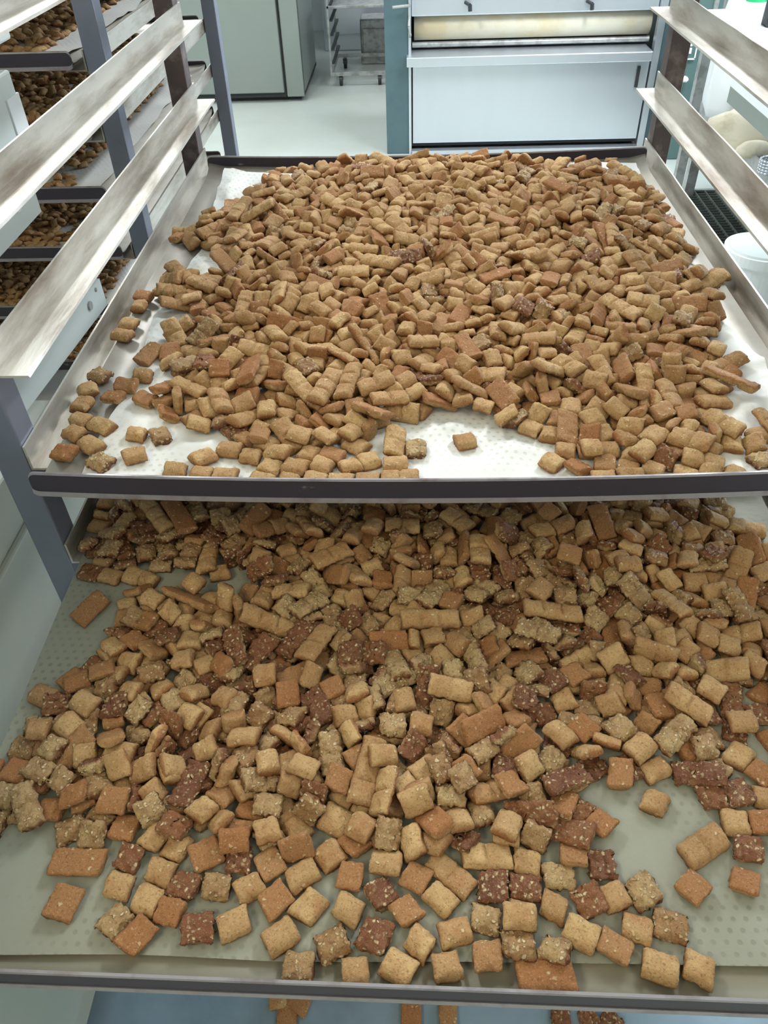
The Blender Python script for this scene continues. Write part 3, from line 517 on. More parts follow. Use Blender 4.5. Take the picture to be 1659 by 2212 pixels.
56,49,1991,52,27,-5,94,32,46,2055,70,-62,55,-6,100,68,2090,63,-1,39,-52,4,61,2289,59,13,-7,-77,64,78,2362,55,75,-56,14,64,64,2423,63,81,-57,-14,
8,55,2515,75,34,12,-71,34,136,1242,14,4,4,98,20,98,1304,5,-8,36,-41,18,108,1356,60,26,-5,-39,40,112,1418,24,-12,19,-73,32,101,1458,20,-43,-53,27,
58,99,1495,32,-9,25,96,40,131,1554,23,-5,18,-81,12,90,1630,29,-14,15,61,48,86,1678,44,-9,-15,-93,52,85,1869,54,45,23,70,24,102,2000,37,-11,-3,-83,
4,97,2031,81,38,91,6,0,90,2073,45,-22,49,-62,44,108,2109,68,-2,-27,-52,8,119,2357,88,0,-5,-40,60,108,2399,47,3,32,-54,124,130,2528,72,-38,53,64,
62,110,1283,43,-28,-17,-94,58,150,1337,34,4,-13,-17,4,164,1391,40,82,-49,-30,36,160,1440,39,30,-12,59,20,163,1674,26,67,-1,-21,12,153,1703,45,-2,86,-9,
28,112,1780,69,-97,19,-9,44,122,1848,91,15,-16,93,76,164,1922,19,11,-9,68,48,148,1972,12,15,-9,-92,56,139,2158,54,-29,15,-80,4,170,2448,79,68,10,-71,
52,122,2553,72,-16,30,94,0,164,2550,83,24,-20,-2,126,196,1209,-2,-27,-15,40,62,172,1260,48,-78,52,-14,66,265,1320,79,-27,-9,-90,48,195,1391,23,5,32,21,
66,194,1469,32,-10,11,94,12,196,1514,22,13,5,47,20,171,1528,14,-45,-81,-32,48,166,1548,43,0,-37,-75,134,190,1621,74,51,3,72,66,182,1657,69,0,-5,50,
36,196,1737,57,9,-8,-82,68,183,2074,44,10,-17,25,80,207,2244,47,-13,7,-80,68,200,2469,56,-37,-8,-21,62,188,2509,98,-41,0,-10,30,239,1222,7,31,-25,43,
44,234,1283,30,65,-63,-26,16,249,1296,42,60,-4,79,44,233,1373,21,-9,23,94,28,221,1487,1,12,24,-83,20,217,1566,50,1,3,95,36,224,1697,52,-21,-76,19,
40,226,1735,27,18,-7,93,66,233,1760,52,-43,-5,-28,48,226,1819,60,1,3,97,36,232,1868,71,-35,94,-2,116,240,1954,50,16,-4,-88,80,247,2008,48,-34,-35,20,
16,233,2071,68,89,4,28,36,245,2229,48,-29,-29,-70,60,248,2287,53,-23,6,-97,36,222,2318,47,-15,-13,-98,132,238,2354,59,-7,1,99,36,251,2486,35,-28,18,43,
22,265,1260,31,100,7,5,40,277,1321,14,-13,19,-35,52,271,1439,24,3,9,-92,126,287,1562,73,33,-43,32,32,263,1585,3,0,-92,-38,24,241,1628,50,21,-50,-60,
40,292,1698,32,-15,-13,65,52,283,1877,95,-15,-6,5,4,263,1934,50,-56,17,-80,0,270,1998,45,67,-71,21,0,273,2042,18,-15,-5,-20,52,277,2081,40,-5,15,59,
20,268,2169,35,10,10,-90,24,276,2207,42,-33,-20,-82,64,270,2376,30,26,-3,-26,36,292,2437,57,-12,-22,-60,0,304,2473,88,83,-25,-13,
78,263,2507,83,66,-19,2,10,301,1228,20,-1,-4,66,32,327,1381,39,14,-25,12,48,308,1446,45,0,-80,23,0,295,1509,42,57,77,18,20,324,1635,21,-1,-10,-99,
58,315,1660,56,97,-4,19,24,337,1701,41,-88,-36,18,48,322,1793,55,-2,-11,-92,20,339,1822,66,56,27,-78,24,283,1862,78,-6,100,-2,36,320,1967,36,34,18,-88,
8,341,1991,39,18,35,-81,12,335,2039,27,-5,-4,76,72,323,2073,53,-13,-2,-97,12,319,2130,64,-59,68,-28,62,319,2199,83,-5,-86,-16,32,333,2435,57,1,8,-61,
82,324,2480,73,-13,56,65,48,329,2532,87,-4,2,-17,44,294,2540,92,-40,40,82,2,339,1079,-1,-100,8,0,2,370,1257,51,-37,-71,48,0,389,1476,38,95,-20,-9,
86,353,1490,37,2,10,54,36,373,1551,32,-16,49,79,32,348,1576,4,-15,33,-80,28,367,1633,42,-15,-44,85,12,392,1761,67,-27,55,74,16,372,1802,65,-11,-26,-85,
8,359,1842,50,-8,-16,31,12,356,1956,25,7,-2,85,4,375,1995,53,-30,30,-65,24,379,2071,48,12,18,-31,48,363,2201,37,-17,-15,-87,0,359,2244,38,-4,25,-97,
76,380,2316,69,5,-15,41,70,370,2497,67,95,-25,10,76,356,2535,44,-26,-16,-59,54,405,1092,22,-5,5,-91,32,418,1205,39,-51,77,-38,32,409,1246,19,0,10,-9,
40,393,1322,14,-35,-24,86,44,409,1423,38,5,-22,-28,70,410,1555,66,55,-76,-28,20,386,1669,10,81,39,19,24,389,1694,45,-53,-12,84,
48,417,1756,24,-12,-4,67,24,394,1832,39,-14,23,94,24,381,1913,58,-17,-90,-40,76,401,1949,55,98,-3,-18,36,413,1986,34,10,-20,97,
66,405,2072,70,-32,-10,-80,8,404,2131,39,-70,71,5,4,405,2402,46,13,38,-81,16,449,2459,60,-40,-63,62,16,395,2551,49,-15,-21,1,38,434,1136,23,2,-4,-92,
32,429,1190,10,-31,6,63,70,452,1301,47,26,-4,71,66,419,1350,46,-64,63,-31,20,463,1398,16,-37,89,3,74,432,1447,69,36,-65,-10,0,442,1487,21,57,32,-61,
8,443,1541,44,8,42,-11,20,445,1603,40,96,-24,0,8,429,1650,33,15,-2,-51,52,435,1719,31,-21,19,96,0,438,1794,28,2,-8,75,40,444,1831,34,-5,-17,71,
8,449,1916,50,41,-87,-12,4,446,2049,49,-26,7,-79,28,457,2090,43,-33,1,-55,44,447,2130,75,0,5,64,64,452,2239,42,12,-20,-19,36,459,2491,72,6,-26,-24,
78,505,1073,8,5,10,-8,44,519,1155,-7,-1,1,-73,20,476,1160,18,-21,-66,-31,44,483,1337,49,66,-61,-32,0,503,1422,41,-72,-69,5,24,497,1549,23,7,26,75,
78,472,1663,55,-7,10,43,52,524,1794,47,40,92,-4,44,490,1885,12,-16,-20,-96,76,456,1964,44,22,11,-47,90,501,1992,67,-81,-50,-21,
72,490,2108,34,-39,87,-16,28,471,2129,46,71,-68,11,40,501,2273,62,-33,-93,15,16,493,2312,37,-28,11,41,58,464,2380,62,34,24,16,8,479,2432,33,3,-19,-80,
16,496,2482,51,28,-95,1,36,471,2541,56,16,-19,-42,14,506,1197,46,-5,99,7,0,530,1305,16,-16,92,-35,16,537,1396,58,-12,90,-27,44,544,1461,37,-7,24,89,
24,506,1486,22,-3,76,-64,4,517,1518,21,-45,70,-47,44,540,1671,45,-1,26,-36,52,562,1736,46,-2,27,-96,74,486,1811,63,4,12,-97,8,545,2010,30,-4,16,88,
4,526,2187,41,58,-76,-8,92,536,2255,32,-1,8,36,70,544,2428,58,93,18,-10,52,524,2508,63,-38,-57,-53,8,556,1327,22,-29,-87,40,12,563,1381,14,-35,16,-31,
62,582,1473,70,89,-39,19,4,604,1567,35,23,17,-83,66,614,1600,62,10,94,31,32,572,1648,42,-18,-35,-77,66,579,1691,47,1,-25,93,104,610,1729,59,-93,-2,-37,
4,564,1847,46,47,16,-15,78,577,1886,59,22,27,88,12,601,2027,43,-2,-28,56,52,562,2153,50,-14,-91,37,56,601,2252,32,-7,1,-7,28,569,2296,44,-18,-98,0,
20,596,2401,28,-2,-4,84,36,631,2455,36,6,3,31,0,605,1312,-1,-1,1,-55,0,654,1546,28,-16,49,25,4,673,1589,37,-78,55,22,24,641,1636,38,-3,-23,-37,
24,659,1742,43,31,17,85,36,652,1896,58,-33,16,-45,0,607,1931,49,22,6,-97,8,639,2037,59,72,-68,9,4,598,2125,60,86,14,4,24,649,2161,25,37,-10,-2,
8,653,2189,42,-31,-8,-14,20,653,2248,62,68,14,-72,82,620,2308,65,-83,14,-9,24,666,2358,39,5,4,-45,68,651,2442,1,-1,1,-37,24,633,2530,21,-23,-18,-83,
32,680,1773,18,19,11,88,32,640,1784,38,1,5,-85,36,647,1817,40,0,-55,78,28,698,1903,41,-5,25,38,24,692,2239,42,10,-3,-91,92,699,2137,17,-99,-13,1,
44,-576,1696,35,-1,-67,3,70,-580,1732,30,-18,16,-96,0,-611,2097,22,13,19,-97,86,-540,2085,44,23,9,40,70,-516,2203,75,72,-69,-9,
22,-472,1230,17,81,-49,-17,134,-456,1507,49,11,28,-84,12,-466,1552,45,-15,41,53,74,-501,1726,63,1,14,-13,78,-473,1856,72,-91,36,19,
70,-481,2060,74,17,-92,36,28,-519,2075,40,40,46,-3,32,-569,2109,51,7,-34,-91,52,-480,2235,61,5,-16,57,70,-447,1302,34,-5,11,-20,
110,-471,1357,65,4,5,90,42,-410,1457,49,32,55,-53,44,-431,1635,42,91,-37,-7,8,-447,1696,48,-24,3,-60,16,-434,1746,46,29,54,-64,
36,-449,1886,61,36,14,-90,48,-477,1927,76,10,99,2,32,-456,1966,60,-8,-10,-33,28,-475,2015,68,32,14,-82,4,-413,2069,50,-95,-11,-24,
32,-428,2098,36,37,38,-70,82,-422,2132,98,24,4,-97,74,-436,2250,62,48,88,-3,78,-372,1248,38,11,14,82,118,-427,1372,73,-72,-70,0,
96,-463,1397,32,-8,3,-93,48,-416,1592,24,-45,9,48,4,-372,1750,69,-34,15,90,8,-414,1850,46,3,-27,74,62,-460,1966,93,3,-11,-80,32,-408,2155,60,0,5,-7,
8,-375,2268,62,23,-87,18,16,-438,2309,26,-15,5,89,24,-400,2370,56,19,20,81,16,-427,2455,42,-19,22,-69,2,-389,1342,78,-65,-70,-20,
116,-377,1460,44,-43,-60,-5,36,-343,1605,57,-85,-15,14,28,-369,1728,69,94,0,30,44,-339,1899,79,14,4,-95,58,-372,1939,81,2,11,58,
116,-366,2030,55,6,-63,75,8,-356,2234,53,11,-2,20,60,-356,2294,71,10,-1,99,48,-334,2341,58,-24,39,6,32,-424,2500,46,-92,39,1,
40,-394,2535,41,-87,38,-25,74,-335,1433,50,17,19,1,24,-330,1561,56,83,39,-36,32,-335,1794,57,14,-59,59,62,-303,1885,69,-13,-21,1,
24,-342,1924,51,2,-17,33,40,-320,2111,50,62,52,-42,36,-300,2304,40,-17,-15,38,52,-375,2404,64,-10,-8,81,34,-249,1266,12,-26,-3,-96,
28,-359,1304,40,-4,-21,-48,34,-275,1351,55,-49,-65,-4,12,-285,1414,32,-34,-14,-92,66,-293,1480,65,-18,0,-54,6,-279,1617,71,28,-7,51,
78,-286,1638,57,9,25,-82,52,-318,1703,62,-23,9,-77,0,-254,1769,72,-28,31,40,58,-288,1820,85,30,72,40,12,-276,1891,43,-40,-23,21,
24,-286,1932,74,10,5,37,124,-264,1971,39,23,28,-83,40,-280,2030,83,3,-2,-10,44,-306,2063,56,-29,-31,11,8,-274,2148,71,-45,19,31,
48,-279,2178,87,12,88,-15,40,-305,2238,44,-79,-40,24,16,-232,2333,70,38,40,73,48,-298,2436,56,96,24,-13,14,-204,1492,50,14,-30,59,
40,-235,1526,48,-14,22,87,8,-223,1566,17,-1,-60,78,8,-230,1625,72,10,29,-95,66,-213,1720,63,-96,8,17,40,-224,1859,73,77,56,11,
78,-220,1904,90,-66,68,-29,28,-223,2041,58,-22,-3,-96,44,-232,2124,62,34,13,-67,12,-243,2192,54,-80,47,-17,28,-260,2179,59,10,86,27,
78,-246,2234,101,-32,93,19,40,-221,2297,69,-26,34,42,16,-227,2409,61,7,22,-81,24,-301,2443,76,-8,9,-12,0,-198,1415,43,-46,51,52,
32,-185,1451,25,0,14,24,16,-193,1497,39,-80,-50,-28,54,-204,1580,71,1,16,-30,16,-181,1610,60,0,15,-29,74,-184,1660,62,11,-6,-36,
16,-178,1701,75,-53,-25,78,20,-175,1790,52,-6,13,74,104,-236,1813,61,44,-25,-73,28,-185,1871,66,15,35,-55,16,-205,1954,47,13,6,-98,
52,-206,1996,41,-34,28,-66,0,-206,2065,90,-98,12,15,90,-166,2136,96,5,-99,6,4,-161,2172,86,27,21,-8,20,-184,2209,58,-36,-22,90,
70,-204,2228,77,-8,-16,24,4,-195,2268,84,-20,-35,-10,52,-177,2308,77,30,-18,-31,136,-169,2334,59,-1,15,-55,64,-194,2399,82,47,-14,-78,
12,-163,2409,84,-61,-13,-28,12,-207,2457,76,-22,-94,-27,48,-104,1314,21,24,-66,51,48,-134,1447,38,14,-7,20,48,-139,1485,51,-4,7,-56,
54,-157,1528,72,-11,-14,43,36,-137,1603,68,-97,13,-8,32,-119,1743,50,17,18,-96,44,-143,1796,62,1,89,-7,16,-159,1925,48,-13,1,-99,
44,-145,1960,64,0,0,-25,128,-161,2018,47,38,0,-26,92,-164,2071,69,11,-8,76,48,-145,2269,53,12,-13,83,68,-128,2393,89,-86,-46,-14,
78,-117,2389,131,-96,8,-7,136,-154,2451,119,-100,6,-3,62,-75,1203,64,-26,-93,25,12,-112,1414,40,-13,28,75,0,-94,1581,55,19,-17,-94,
40,-123,1640,63,94,-32,-1,44,-73,1760,68,-29,8,47,16,-130,1848,66,-35,31,-26,66,-121,1890,81,-6,2,-8,48,-112,1944,69,41,2,86,48,-88,1984,50,37,86,-4,
8,-82,2020,75,21,-7,-62,48,-114,2085,83,66,-48,14,32,-95,2107,74,17,3,58,40,-100,2247,43,-46,-28,70,108,-111,2287,59,23,-12,21,
136,-118,2293,98,-15,-7,61,28,-59,2364,78,27,-4,96,28,-132,2350,92,78,-50,32,20,-75,2405,112,-29,-45,75,16,-155,2549,94,46,-21,-22,
20,-137,2514,68,99,-12,9,78,-71,1291,58,6,5,-97,40,-64,1356,19,39,-9,-86,46,-58,1453,40,33,19,-18,0,-51,1550,42,63,-39,58,16,-94,1674,69,25,-12,-96,
16,-30,1738,82,-14,16,-78,32,-73,1807,61,13,31,-93,16,-57,1874,65,-43,-73,1,78,-83,2074,89,8,31,-29,36,-42,2165,56,2,17,-99,62,-47,2255,94,-79,-47,29,
28,-70,2285,66,-35,-47,-71,4,-46,2321,75,-68,-72,-11,4,-60,2426,92,-60,-37,69,48,134,1519,53,-41,-16,-6,2,-13,1316,40,10,6,-96,30,-22,1394,51,20,10,13,
16,-9,1623,92,-79,-46,30,8,-35,1670,80,-5,-18,-66,16,-46,1706,56,8,-52,77,4,-26,1815,72,-73,-69,3,52,-24,2039,86,4,-3,2,52,-10,2098,82,3,18,44,
28,1,2177,69,19,20,-72,24,-28,2246,65,67,43,30,36,-9,2300,67,7,12,32,32,1,2402,68,19,35,-45,8,-32,2428,61,-42,-10,16,12,-58,2464,105,91,38,15,
0,-19,2497,66,-70,2,21,0,-60,2500,83,29,16,13,32,-276,2398,58,5,8,41,74,22,1434,73,-10,-3,-98,28,2,1465,54,91,-3,19,20,-8,1569,55,-13,48,47,
118,40,1673,62,-9,19,-67,78,43,1716,85,-24,-20,94,20,10,1915,61,-17,22,95,68,-17,2004,64,-33,-12,20,40,38,2102,54,4,29,79,12,-6,2224,81,-39,33,-57,
82,41,2340,74,0,-15,-44,24,34,2394,68,43,25,87,62,41,2456,102,7,-7,82,36,24,2493,99,21,-95,-21,26,98,1258,22,-17,4,66,52,79,1330,35,-5,20,44,
0,53,1364,38,64,70,22,20,78,1430,50,65,19,-64,20,70,1462,35,18,22,-20,24,89,1507,55,-17,-15,-30,32,52,1597,40,9,-21,31,12,80,1750,65,-2,20,-55,
20,68,1782,66,-29,-21,-12,40,71,1817,50,16,-18,-7,44,54,1913,64,-21,-48,-2,28,49,1949,53,10,-14,-70,62,58,2008,86,27,12,70,16,90,2020,118,-68,72,-8,
48,70,2116,78,-41,10,28,74,59,2183,78,3,26,-61,44,69,2493,83,37,-14,82,74,106,1558,68,55,-81,-18,12,129,1618,38,27,38,-88,48,101,1649,63,-27,4,-96,
36,115,1711,44,49,12,27,8,107,1733,56,56,-11,63,78,106,1787,91,-2,-14,79,66,108,1901,90,83,-34,-11,8,91,1958,52,-9,6,60,8,92,1981,87,-17,2,-98,
44,90,2139,102,-8,-88,46,58,149,2135,80,-31,15,-83,24,100,2185,88,-90,-28,-18,28,103,2227,96,-25,44,7,64,102,2261,85,-4,-93,30,8,104,2278,79,9,46,84,
44,117,2309,77,19,10,-33,40,93,2389,78,2,-31,85,52,99,2459,63,-14,6,-40,52,130,2445,101,-26,25,38,112,107,2482,82,-6,39,49,4,95,2524,115,-55,-80,21,
12,132,2511,84,30,64,-48,38,178,1204,22,-12,-29,7,42,121,1315,47,-20,82,43,30,163,1380,57,30,2,79,102,142,1430,65,26,-10,-54,36,157,1501,35,-23,-2,66,
28,130,1644,39,49,11,-85,8,130,1683,34,-71,0,66,24,145,1749,52,0,2,83,36,156,1803,92,-88,28,13,32,132,1811,65,10,-89,-42,36,137,1917,75,91,15,-35,
66,154,1966,91,40,-6,-9,8,145,2039,66,21,12,37,48,125,2070,74,47,4,-84,76,157,2204,76,-39,-83,36,40,167,2247,47,-12,8,-32,80,169,2291,66,-2,-25,4,
20,139,2330,133,2,-1,-87,44,142,2381,97,11,11,96,74,138,2419,118,64,67,-32,8,173,2500,60,-73,4,-16,28,191,1418,40,-16,32,41,8,158,1585,56,-12,-3,-49,
62,193,1714,106,98,21,5,24,175,1744,104,80,-4,32,108,216,1784,63,-11,39,82,58,183,1858,75,49,-7,-23,24,177,1892,58,2,-16,-90,62,207,1965,76,5,-29,62,
78,173,2014,92,-6,-14,62,16,183,2065,74,3,-21,76,62,199,2087,108,17,19,68,82,199,2185,89,25,-8,96,16,241,2251,83,12,-98,-3,124,183,2283,59,90,36,24,
32,243,1406,62,-21,75,-18,70,264,1443,72,-13,-2,98,82,215,1491,65,2,29,44,54,205,1588,83,-7,2,-90,70,234,1678,66,36,27,22,44,261,1740,50,38,-84,19,
44,282,1776,75,-26,6,-95,36,219,1877,88,-1,-9,-17,16,257,1911,90,14,18,-97,70,242,1980,83,2,-13,-27,28,228,2029,64,16,-45,-9,12,263,2307,67,6,33,90,
44,226,2338,89,-8,-2,100,20,220,2386,97,-66,-62,-40,36,192,2409,90,-70,40,27,4,215,2484,79,-10,-32,-87,124,257,1355,38,-18,35,-77,
0,274,1399,53,-1,-10,-99,94,307,1413,41,-16,82,37,24,255,1476,17,-50,1,41,4,275,1613,68,-17,-38,-77,44,269,1668,55,-48,-47,-14,
66,303,1813,82,53,71,-20,72,278,1834,31,-23,39,89,62,255,1815,94,-36,0,-56,4,280,1954,56,18,47,58,8,303,2028,64,-85,14,23,48,274,2097,73,-1,-24,-72,
64,269,2136,49,29,0,-34,12,261,2179,82,-20,6,-25,8,306,2230,60,38,4,73,40,294,2262,48,69,6,-54,36,303,2280,68,40,-47,12,72,306,2337,63,-46,-2,39,
12,296,2373,66,4,14,89,8,297,2416,99,25,23,-57,44,247,2439,58,-7,-15,93,96,278,2458,71,-21,-14,-40,32,314,2505,79,-56,-6,-36,4,338,1516,53,15,-56,-50,
32,312,1536,49,-9,67,20,8,329,1622,60,-9,1,17,40,297,1655,66,-2,-21,-48,32,299,1751,50,-8,-56,-82,28,331,1869,49,11,40,-48,44,314,1903,57,-13,0,13,
12,335,1936,62,-42,46,78,24,300,1999,68,79,18,52,4,316,2102,76,78,-30,29,0,328,2246,51,11,68,17,0,319,2300,60,16,1,38,24,357,2367,49,16,0,-93,
136,340,2434,89,-1,12,-32,40,387,2432,61,-51,11,-62,16,662,2339,70,8,5,-64,52,378,1366,34,21,-2,85,28,366,1516,65,-13,8,-77,112,329,1567,39,4,-7,45,
44,371,1679,42,52,-22,-66,4,361,1735,29,40,-8,80,12,385,1820,90,-19,-11,-46,32,395,1956,78,-22,6,-66,8,360,2122,53,-12,36,-79,36,342,2168,61,47,-88,4,
8,361,2223,69,-5,-2,-100,0,354,2282,75,10,-23,60,32,353,2328,80,-19,-10,59,32,371,2422,31,-7,-38,-56,138,329,2361,96,15,17,57,28,632,1342,25,-27,95,5,
58,415,2260,122,-92,37,4,36,378,1317,36,-18,-40,66,24,398,1736,49,16,-3,-74,32,415,1790,65,1,3,-38,44,412,1858,73,-3,-94,-6,24,408,1892,44,6,37,-88,
36,421,1955,94,-64,48,-46,58,430,2163,86,-36,-9,84,32,384,2262,52,-63,-7,-76,72,415,2297,86,6,6,-94,32,438,2424,52,22,14,94,4,427,2513,48,11,26,-77,
0,460,1239,33,-45,25,-85,8,463,1442,55,73,-1,-5,86,460,1580,66,4,-2,-47,40,412,1639,49,51,21,-82,24,419,1693,68,23,6,84,48,438,1757,53,27,7,83,
48,447,1871,70,-7,-27,8,70,465,1921,70,-8,-95,-3,28,453,1956,77,-2,22,-97,36,435,2009,89,-7,98,-10,44,419,2107,98,15,-3,-89,40,494,1510,47,43,23,47,
24,509,1714,62,-20,-11,96,36,504,1751,57,6,-48,-84,16,475,1773,46,33,-3,22,16,480,1845,34,-17,4,72,86,497,1941,74,80,-55,-24,
78,477,2036,97,-30,-14,-90,16,484,2124,72,-13,12,62,40,497,2161,39,53,33,78,16,504,2224,64,-83,-50,18,58,514,2227,78,-16,16,-82,
24,530,2317,62,85,39,-35,12,472,2431,86,-34,94,-9,2,516,1323,51,39,-48,53,20,521,1365,54,31,50,-37,68,528,1572,38,10,12,99,36,513,1647,75,-10,33,90,
16,510,1677,89,-9,-11,-15,78,537,1786,82,13,-11,83,4,524,1861,38,-7,-8,-84,100,524,2042,62,-48,-22,84,16,528,2091,37,23,-5,-44,82,641,2436,62,12,-4,92,
82,531,2477,71,10,3,29,40,555,1339,31,-34,23,9,114,579,1524,65,9,-8,54,32,545,1812,59,5,6,96,32,582,1828,48,33,30,-42,40,548,1957,62,37,14,-72,
86,561,2022,75,78,-57,-9,0,569,2057,68,5,27,65,36,593,2094,40,-2,16,99,100,552,2117,74,15,-17,-50,4,550,2193,78,-12,91,4,82,609,2248,65,-3,0,-60,
0,544,2345,31,-19,-59,67,48,626,1421,38,1,7,-28,40,611,1641,48,-19,-3,66,70,606,1771,76,-96,-12,-6,4,642,1992,72,-1,13,-93,24,651,2067,61,-17,19,-4,
36,615,2161,62,1,0,-20,48,664,2211,27,17,87,45,66,605,2376,55,-12,18,-97,48,668,2513,3,-1,-1,47,44,709,2094,23,86,-51,-3,28,695,2176,25,70,-61,-25,
40,670,2269,49,-13,80,-29,52,686,2326,27,-32,-2,40,12,-519,1731,54,-97,22,13,58,-590,1781,41,-25,-20,93,62,-557,2140,64,-14,-9,-1,
32,-489,2291,27,13,-27,55,36,-514,1667,53,-6,-8,9,44,-492,1985,45,-2,22,93,24,-418,2049,75,55,81,17,70,-488,2144,85,8,-5,62,54,-396,1239,16,27,8,85,
70,-383,1625,64,18,-2,67,32,-417,1894,57,21,-16,-89,36,-373,2066,86,8,17,-85,86,-372,2122,97,-77,50,-11,70,-433,2305,71,11,-2,-99,
52,-460,2339,56,13,20,-97,108,-459,2400,31,-5,-4,99,48,-330,1578,57,-32,-24,-88,0,-342,1642,68,28,-21,71,44,-343,1705,43,-24,-34,-88,
20,-346,2143,70,-8,-4,-100,16,-368,2170,61,-53,-27,-41,90,-336,2258,90,4,3,40,4,-309,1395,23,1,-1,-63,16,-323,1818,58,22,17,35,8,-303,1973,80,4,20,88,
20,-330,2180,50,10,-24,55,8,-318,2380,72,24,-12,38,20,-264,1512,55,34,-11,-90,62,-304,1640,93,24,-21,-68,36,-295,1736,78,12,8,81,
20,-239,1981,73,15,34,92,32,-326,2074,57,14,-43,-77,20,-284,2111,72,13,36,-59,36,-263,2096,74,42,35,56,28,-318,2214,69,-3,-21,96,
20,-244,2380,78,-23,-28,85,24,-273,2484,93,13,-9,82,0,-206,1233,25,51,-67,-11,16,-226,1437,39,-28,-2,-90,32,-237,1603,79,24,-26,45,
48,-235,1681,72,20,0,-85,8,-260,1844,58,32,-26,-91,100,-240,1918,75,-30,-23,49,62,-221,2197,93,8,-12,95,110,-213,1359,50,6,14,-44,
28,-195,1650,93,-3,-17,80,44,-194,1838,97,38,-89,-24,74,-211,2363,106,-81,30,-39,50,-129,1575,87,-91,33,-1,12,-126,1698,79,-1,34,23,
58,-139,1752,92,5,-3,-5,24,-176,1989,73,74,60,-9,28,-132,2048,76,-93,-25,20,66,-160,2098,88,-13,-47,-80,40,-114,2163,92,7,-9,38,
32,-146,2318,70,-34,34,-48,44,-144,2358,102,-31,-13,-3,66,-195,2520,93,-39,22,42,20,-110,1987,78,5,44,-29,62,-127,2017,83,14,-7,61,
8,-82,2178,61,15,15,65,52,-133,2233,80,12,14,59,32,-129,2511,93,5,-12,-93,52,-109,1342,24,5,0,-14,40,-78,1490,39,9,-47,68,82,-75,1795,99,8,-11,-31,
62,-83,1932,107,-58,-77,21,74,-78,1992,109,7,3,88,70,-35,2185,92,-1,10,62,24,-94,2257,87,-19,-12,10,36,-62,2317,95,8,15,-76,2,97,1152,-19,0,1,-99,
40,1,1701,69,26,2,-84,48,-13,1773,76,-3,-12,-76,36,-36,1856,79,0,-22,-84,70,-13,1944,85,25,22,13,58,-32,1996,109,12,-16,88,78,-49,2073,113,-10,-7,64,
8,13,2088,105,14,19,67,4,-13,2357,85,-2,14,-48,90,6,2539,108,89,13,17,48,30,1543,67,-3,-3,90,20,19,1608,65,31,1,91,130,-13,1814,111,5,-95,-31,
24,11,1848,104,19,-96,-21,74,28,2135,102,2,-45,-89,40,26,2168,69,42,-5,76,4,14,2273,94,6,65,-76,12,23,2296,98,28,-8,10,52,-24,2451,107,-15,-19,41,
32,39,1337,63,-6,16,93,32,26,1501,57,-48,70,31,118,52,1645,42,-7,-84,54,130,37,1869,100,36,52,57,20,40,1949,83,-22,1,97,138,89,2081,102,-2,-14,47,
36,88,2173,103,14,26,-71,16,62,2406,98,-7,-22,19,70,114,1415,78,-55,-83,-5,12,96,1608,64,32,16,5,44,98,1686,93,99,-8,-6,16,136,1779,103,34,11,91,
28,92,1923,109,-27,1,-45,24,115,1950,112,-87,-20,-32,20,133,2004,103,-32,52,-12,108,139,2254,88,-1,23,89,44,79,2364,110,-87,23,-30,
52,85,2448,92,26,-5,-55,32,225,1399,55,16,-38,-58,70,180,1473,74,-16,5,-72,48,152,1609,96,90,40,-14,32,147,1673,80,22,12,-32,0,157,2029,119,1,-20,16,
4,168,2092,91,-21,-33,-76,36,128,2152,108,-20,-17,-33,32,182,2145,83,-20,-3,-97,32,178,2234,87,-5,4,58,78,160,2282,106,42,-2,-28,
44,157,2483,70,-14,40,89,40,136,2485,110,31,-23,8,4,174,1771,95,95,15,23,44,185,1826,81,9,6,-26,20,162,1903,90,-15,-8,-72,70,185,1939,96,48,-7,13,
78,234,2013,128,-23,-97,-3,12,225,2199,91,-38,24,-14,52,187,2371,97,28,96,8,32,165,2357,117,12,-19,94,74,191,2385,125,19,-6,-31,
16,197,1276,26,10,-13,-49,8,221,1633,48,8,-58,-37,16,198,1921,97,53,55,-34,74,233,2100,84,-43,28,-79,4,221,2150,83,31,18,-68,12,276,2251,55,-31,-54,67,
16,258,2394,75,1,4,-26,32,251,2460,99,-10,-12,-19,24,265,1506,52,87,-5,30,20,307,1484,56,39,-21,46,126,248,1576,87,-94,28,11,52,286,1714,66,3,-14,-88,
28,273,1895,54,4,0,-100,74,322,2049,95,-17,19,-74,48,323,2390,43,34,14,-88,126,319,1303,30,-68,-60,42,74,312,1349,55,15,-12,-46,
16,389,1403,24,15,-46,59,0,352,1605,58,48,-75,44,62,323,1705,93,-81,-58,9,52,356,1769,80,-20,-15,93,24,289,1831,93,1,-8,14,12,350,1914,63,17,-34,-53,
44,313,1941,73,27,-31,-64,24,294,2154,90,63,-12,-30,36,350,1224,16,14,-32,89,12,356,1697,73,-40,-33,45,4,354,1855,81,15,-14,-87,
24,372,1887,54,18,-35,4,0,361,2043,77,74,57,-14,40,401,2227,66,22,7,-74,78,418,1266,58,78,-58,5,6,358,1301,46,-17,-39,88,16,401,1500,30,-23,6,-27,
126,415,1895,92,2,-10,98,0,403,2122,72,-75,65,0,52,391,2163,66,3,-3,81,52,388,2190,83,-62,17,36,52,394,2386,67,38,13,-33,48,559,2277,76,-1,99,11,
12,461,2319,60,-20,19,88,12,378,1597,53,-29,84,-45,40,436,1654,86,17,-21,-94,126,435,1822,83,11,94,16,70,440,2070,84,-18,-3,66,
66,431,2237,61,24,-14,-48,52,445,2271,78,-92,24,-27,40,464,2343,76,-29,3,27,12,468,1494,17,34,-57,39,32,457,1744,72,27,0,94,20,496,1865,69,-9,-6,-11,
